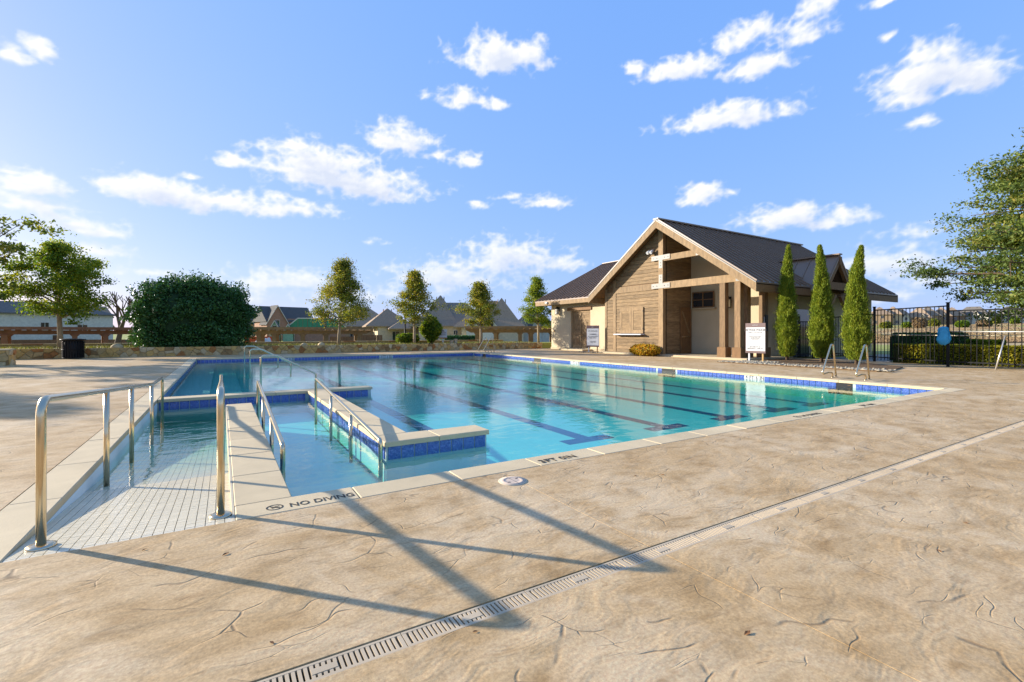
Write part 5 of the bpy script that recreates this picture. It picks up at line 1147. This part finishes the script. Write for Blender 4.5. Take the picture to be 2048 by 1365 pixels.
board_sign('white LAP POOL POLICIES board with plum frame before the porch posts', 11.36, 18.75, .86, .38, 1.62, .03,
           [('LAP POOL POLICIES', .105, 0, 1.30, GREYTXT), ('SWIM AT YOUR OWN RISK', .05, 0, 1.22, GREYTXT), (body, .030, 0, 1.08, GREYTXT), ('IN CASE OF AN\nEMERGENCY - DIAL 911', .066, 0, .62, GREYTXT), ('COMMUNITY', .04, 0, 1.52, WHITE)])
board_sign('smaller white notice board with plum top beside the wing double door', 21.95, 19.25, .80, .36, 1.66, .0,
           [('NO LIFEGUARD', .085, 0, 1.30, GREYTXT), ('SWIMMING', .085, 0, 1.10, GREYTXT), ('AT YOUR OWN\nRISK ONLY', .085, 0, .97, GREYTXT), ('POOL HOURS\n9 AM - 9 PM', .06, 0, .68, GREYTXT), ('COMMUNITY', .035, 0, 1.55, WHITE)], rz=math.radians(30))
xx, yy, _ = on_bed(886, 32.6); cs_ = empty('club_sign', (xx, yy, ZB), facing(886)); tag(cs_, 'small white sign on a single post in the bed behind the stone wall', 'sign')
MB().box(-.05, .05, -.04, .04, 0, .75).build('post', WHITE, cs_, local=True)
p_ = MB().cbox(-.30, .30, -.06, -.041, .45, 1.05, .004).build('panel', WHITE, cs_, local=True); MB().box(-.29, .29, -.075, -.0605, .37, .449).build('base_rail', STONES[2], cs_, local=True)
s_ = MB(); n = 16
vs = [(r * math.cos(math.pi * k / n), -.0625, .88 + r * math.sin(math.pi * k / n)) for r in (.10, .045) for k in range(n + 1)]
s_.add(vs, [(k, k + 1, n + 2 + k, n + 1 + k) for k in range(n)]); s_.build('emblem', INK, p_, local=True)
for k, (z, wd) in enumerate(((.80, .22), (.70, .18), (.62, .20))):
    s_ = MB(); s_.box(-wd, wd, -.0635, -.0605, z, z + .035); s_.build('lettering_line', PLUM if k == 0 else GREYTXT, p_, local=True)
for px_, h in ((903, .28), (911, .36)):
    x_, y_, _ = on_bed(px_, 31.2); solo(MB().cbox(x_ - .10, x_ + .10, y_ - .1, y_ + .1, ZB - .02, ZB + h * .9, .01).cbox(x_ - .115, x_ + .115, y_ - .115, y_ + .115, ZB + h * .9 + .001, ZB + h, .012), 'utility_box', CONC, 'small pale utility box %s on the bed edge' % ('nearest the club sign' if px_ < 907 else 'taller of the two'), 'utility box', (x_, y_, ZB))
for px_, sz in ((234, .30), (608, .22), (643, .25)):
    x_, y_, _ = on_bed(px_, 31.0); m = MB(); m.lathe([(.02, -.02), (sz * .95, 0), (sz * .8, sz * .5), (sz * .35, sz * .8), (.02, sz * .85)], (x_, y_, ZB), 9)
    solo(m, 'boulder', STONES[3], {234: 'pale boulder on the wall between trash can and holly', 608: 'small pale block on the bed behind the stair handrails', 643: 'pale rock left of the oak trunk'}[px_], 'rock', (x_, y_, ZB))
lx, ly, _ = on_bed(810, 33.2); lp = empty('lamp_post', (lx, ly, ZB)); tag(lp, 'black lamp post with white lantern beside the oak', 'lamp post')
MB().lathe([(.12, 0), (.12, .2), (.06, .3), (.05, 1.9), (.07, 1.95)], (0, 0, 0), 12).build('pole', BLACK, lp, local=True)
MB().lathe([(.08, 1.95), (.17, 2.25), (.16, 2.3)], (0, 0, 0), 10).build('lantern_glass', GLASSWH, lp, local=True); MB().lathe([(.19, 2.3), (.1, 2.42), (.02, 2.5)], (0, 0, 0), 10).build('cap', GLASSWH, lp, local=True)
tcx, tcy = -5.92, 29.6; tc = empty('trash_can', (tcx, tcy, 0), math.radians(-8)); tag(tc, 'black slatted trash can with flared rim against the stone wall', 'trash can')
MB().lathe([(.36, .04), (.37, .85), (.33, .86)], (0, 0, 0), 24).build('liner', BLACK, tc, local=True)
for k in range(26):
    a = 2 * math.pi * k / 26; c, s = math.cos(a), math.sin(a)
    MB().beam((.385 * c, .385 * s, .05), (.40 * c, .40 * s, .84), .06, .012, up=(c, s, 0)).build('slat', FENCE, tc, local=True)
for z, r in ((.06, .392), (.45, .402)): MB().tube([(r * math.cos(2 * math.pi * k / 24), r * math.sin(2 * math.pi * k / 24), z) for k in range(25)], .014, 6).build('band', FENCE, tc, local=True)
MB().tube([(.44 * math.cos(2 * math.pi * k / 24), .44 * math.sin(2 * math.pi * k / 24), .90) for k in range(25)], .03, 8).build('rim', FENCE, tc, local=True)
MB().lathe([(.43, .88), (.36, .93), (.28, .95), (.26, .90)], (0, 0, 0), 24).build('lid_ring', FENCE, tc, local=True)
# orange netting at the building site
ORG = mat('orange_netting', (.62, .10, .03), .8, var=.25, scale=9)
x_, y_ = at(524, 92); on = empty('safety_fence', (x_, y_, ZL), facing(524)); tag(on, 'orange safety netting of the building site beside the holly', 'fence')
MB().box(-3, 3, -.02, .02, .05, 1.15).build('netting', ORG, on, local=True)
for k in range(5): MB().box(-3 + k * 1.5 - .03, -3 + k * 1.5 + .03, .021, .07, 0, 1.3).build('stake', BARKD, on, local=True)
x_, y_ = at(528, 86); sk = empty('refuse_pile', (x_, y_, ZL)); tag(sk, 'heap of white building rubble by the orange netting', 'rubble'); m = MB()
for k in range(5): m.lathe([(.5, 0), (.42, .3), (.2, .55 + .1 * k), (.05, .6 + .1 * k)], (k * .45 - 1, (k % 2) * .3, 0), 7, False)
m.build('heap', WHITE, sk, local=True)
# low post-and-mesh fence along the houses
PF = mat('fence_brown', (.20, .10, .05), .8, var=.2)
x0_, y0_ = at(-20, 62); x1_, y1_ = at(265, 66); bf = empty('board_fence', (x0_, y0_, ZL)); tag(bf, 'long brown board fence before the white brick house', 'fence')
for k in range(70):
    f = k / 70; a, b = Vector((x0_ + (x1_ - x0_) * f, y0_ + (y1_ - y0_) * f, ZL)), Vector((x0_ + (x1_ - x0_) * (f + .0135), y0_ + (y1_ - y0_) * (f + .0135), ZL))
    MB().beam((a + b) / 2, (a + b) / 2 + Vector((0, 0, .95)), (b - a).length, .03, up=(-(y1_ - y0_), x1_ - x0_, 0)).build('board', PF, bf)
x0_, y0_ = at(660, 78); x1_, y1_ = at(765, 80); bf = empty('board_fence', (x0_, y0_, ZL)); tag(bf, 'brown board fence between the oak and the porch house', 'fence')
for k in range(34):
    f = k / 34; a, b = Vector((x0_ + (x1_ - x0_) * f, y0_ + (y1_ - y0_) * f, ZL)), Vector((x0_ + (x1_ - x0_) * (f + .027), y0_ + (y1_ - y0_) * (f + .027), ZL))
    MB().beam((a + b) / 2 + Vector((0, 0, 0)), (a + b) / 2 + Vector((0, 0, 1.25 if k < 20 else 1.5)), (b - a).length, .03, up=(-(y1_ - y0_), x1_ - x0_, 0)).build('board', PF, bf)

# dead leaves blown onto the deck
LEAFB = mat('dry_brown_leaf', (.20, .09, .035), .8, var=.4, scale=20); rl = random.Random(77)
lm_ = MB().add([(0, -.5, 0), (.18, -.2, .10), (.25, .1, .14), (.1, .4, .06), (0, .55, .12), (-.12, .35, .05), (-.24, .05, .12), (-.16, -.25, .06), (0, 0, .0)], [(0, 1, 8), (1, 2, 8), (2, 3, 8), (3, 4, 8), (4, 5, 8), (5, 6, 8), (6, 7, 8), (7, 0, 8)]).mesh('fallen_leaf'); lm_.materials.append(LEAFB)
for k in range(22):
    if k < 14: x_, y_ = rl.uniform(-.6, 7.5), rl.uniform(.9, 3.45)
    else: x_, y_ = rl.uniform(-7, -1.6), rl.uniform(7, 24)
    if DR0 - .05 < y_ < DR1 + .05: y_ += .2
    s_ = rl.uniform(.022, .042); o = inst(lm_, 'fallen_leaf', None, (x_, y_, .003), (rl.uniform(-.1, .1), rl.uniform(-.1, .1), rl.uniform(0, 6.3)), (s_, s_, s_ * .6))
    tag(o, 'small curled dry leaf lying loose on the tan deck', 'leaf', 'dead leaves scattered on the deck')

# lettering becomes plain mesh
bpy.context.view_layer.update(); dg = bpy.context.evaluated_depsgraph_get()
for o in [o for o in bpy.data.objects if o.type == 'FONT']:
    me = bpy.data.meshes.new_from_object(o.evaluated_get(dg), depsgraph=dg); n_ = bpy.data.objects.new('lettering', me); COL.objects.link(n_)
    n_.parent = o.parent; n_.location = o.location; n_.rotation_euler = o.rotation_euler; n_.scale = o.scale
    n_['kind'] = 'stuff'
    if not me.materials: me.materials.append(o.data.materials[0])
    bpy.data.objects.remove(o)
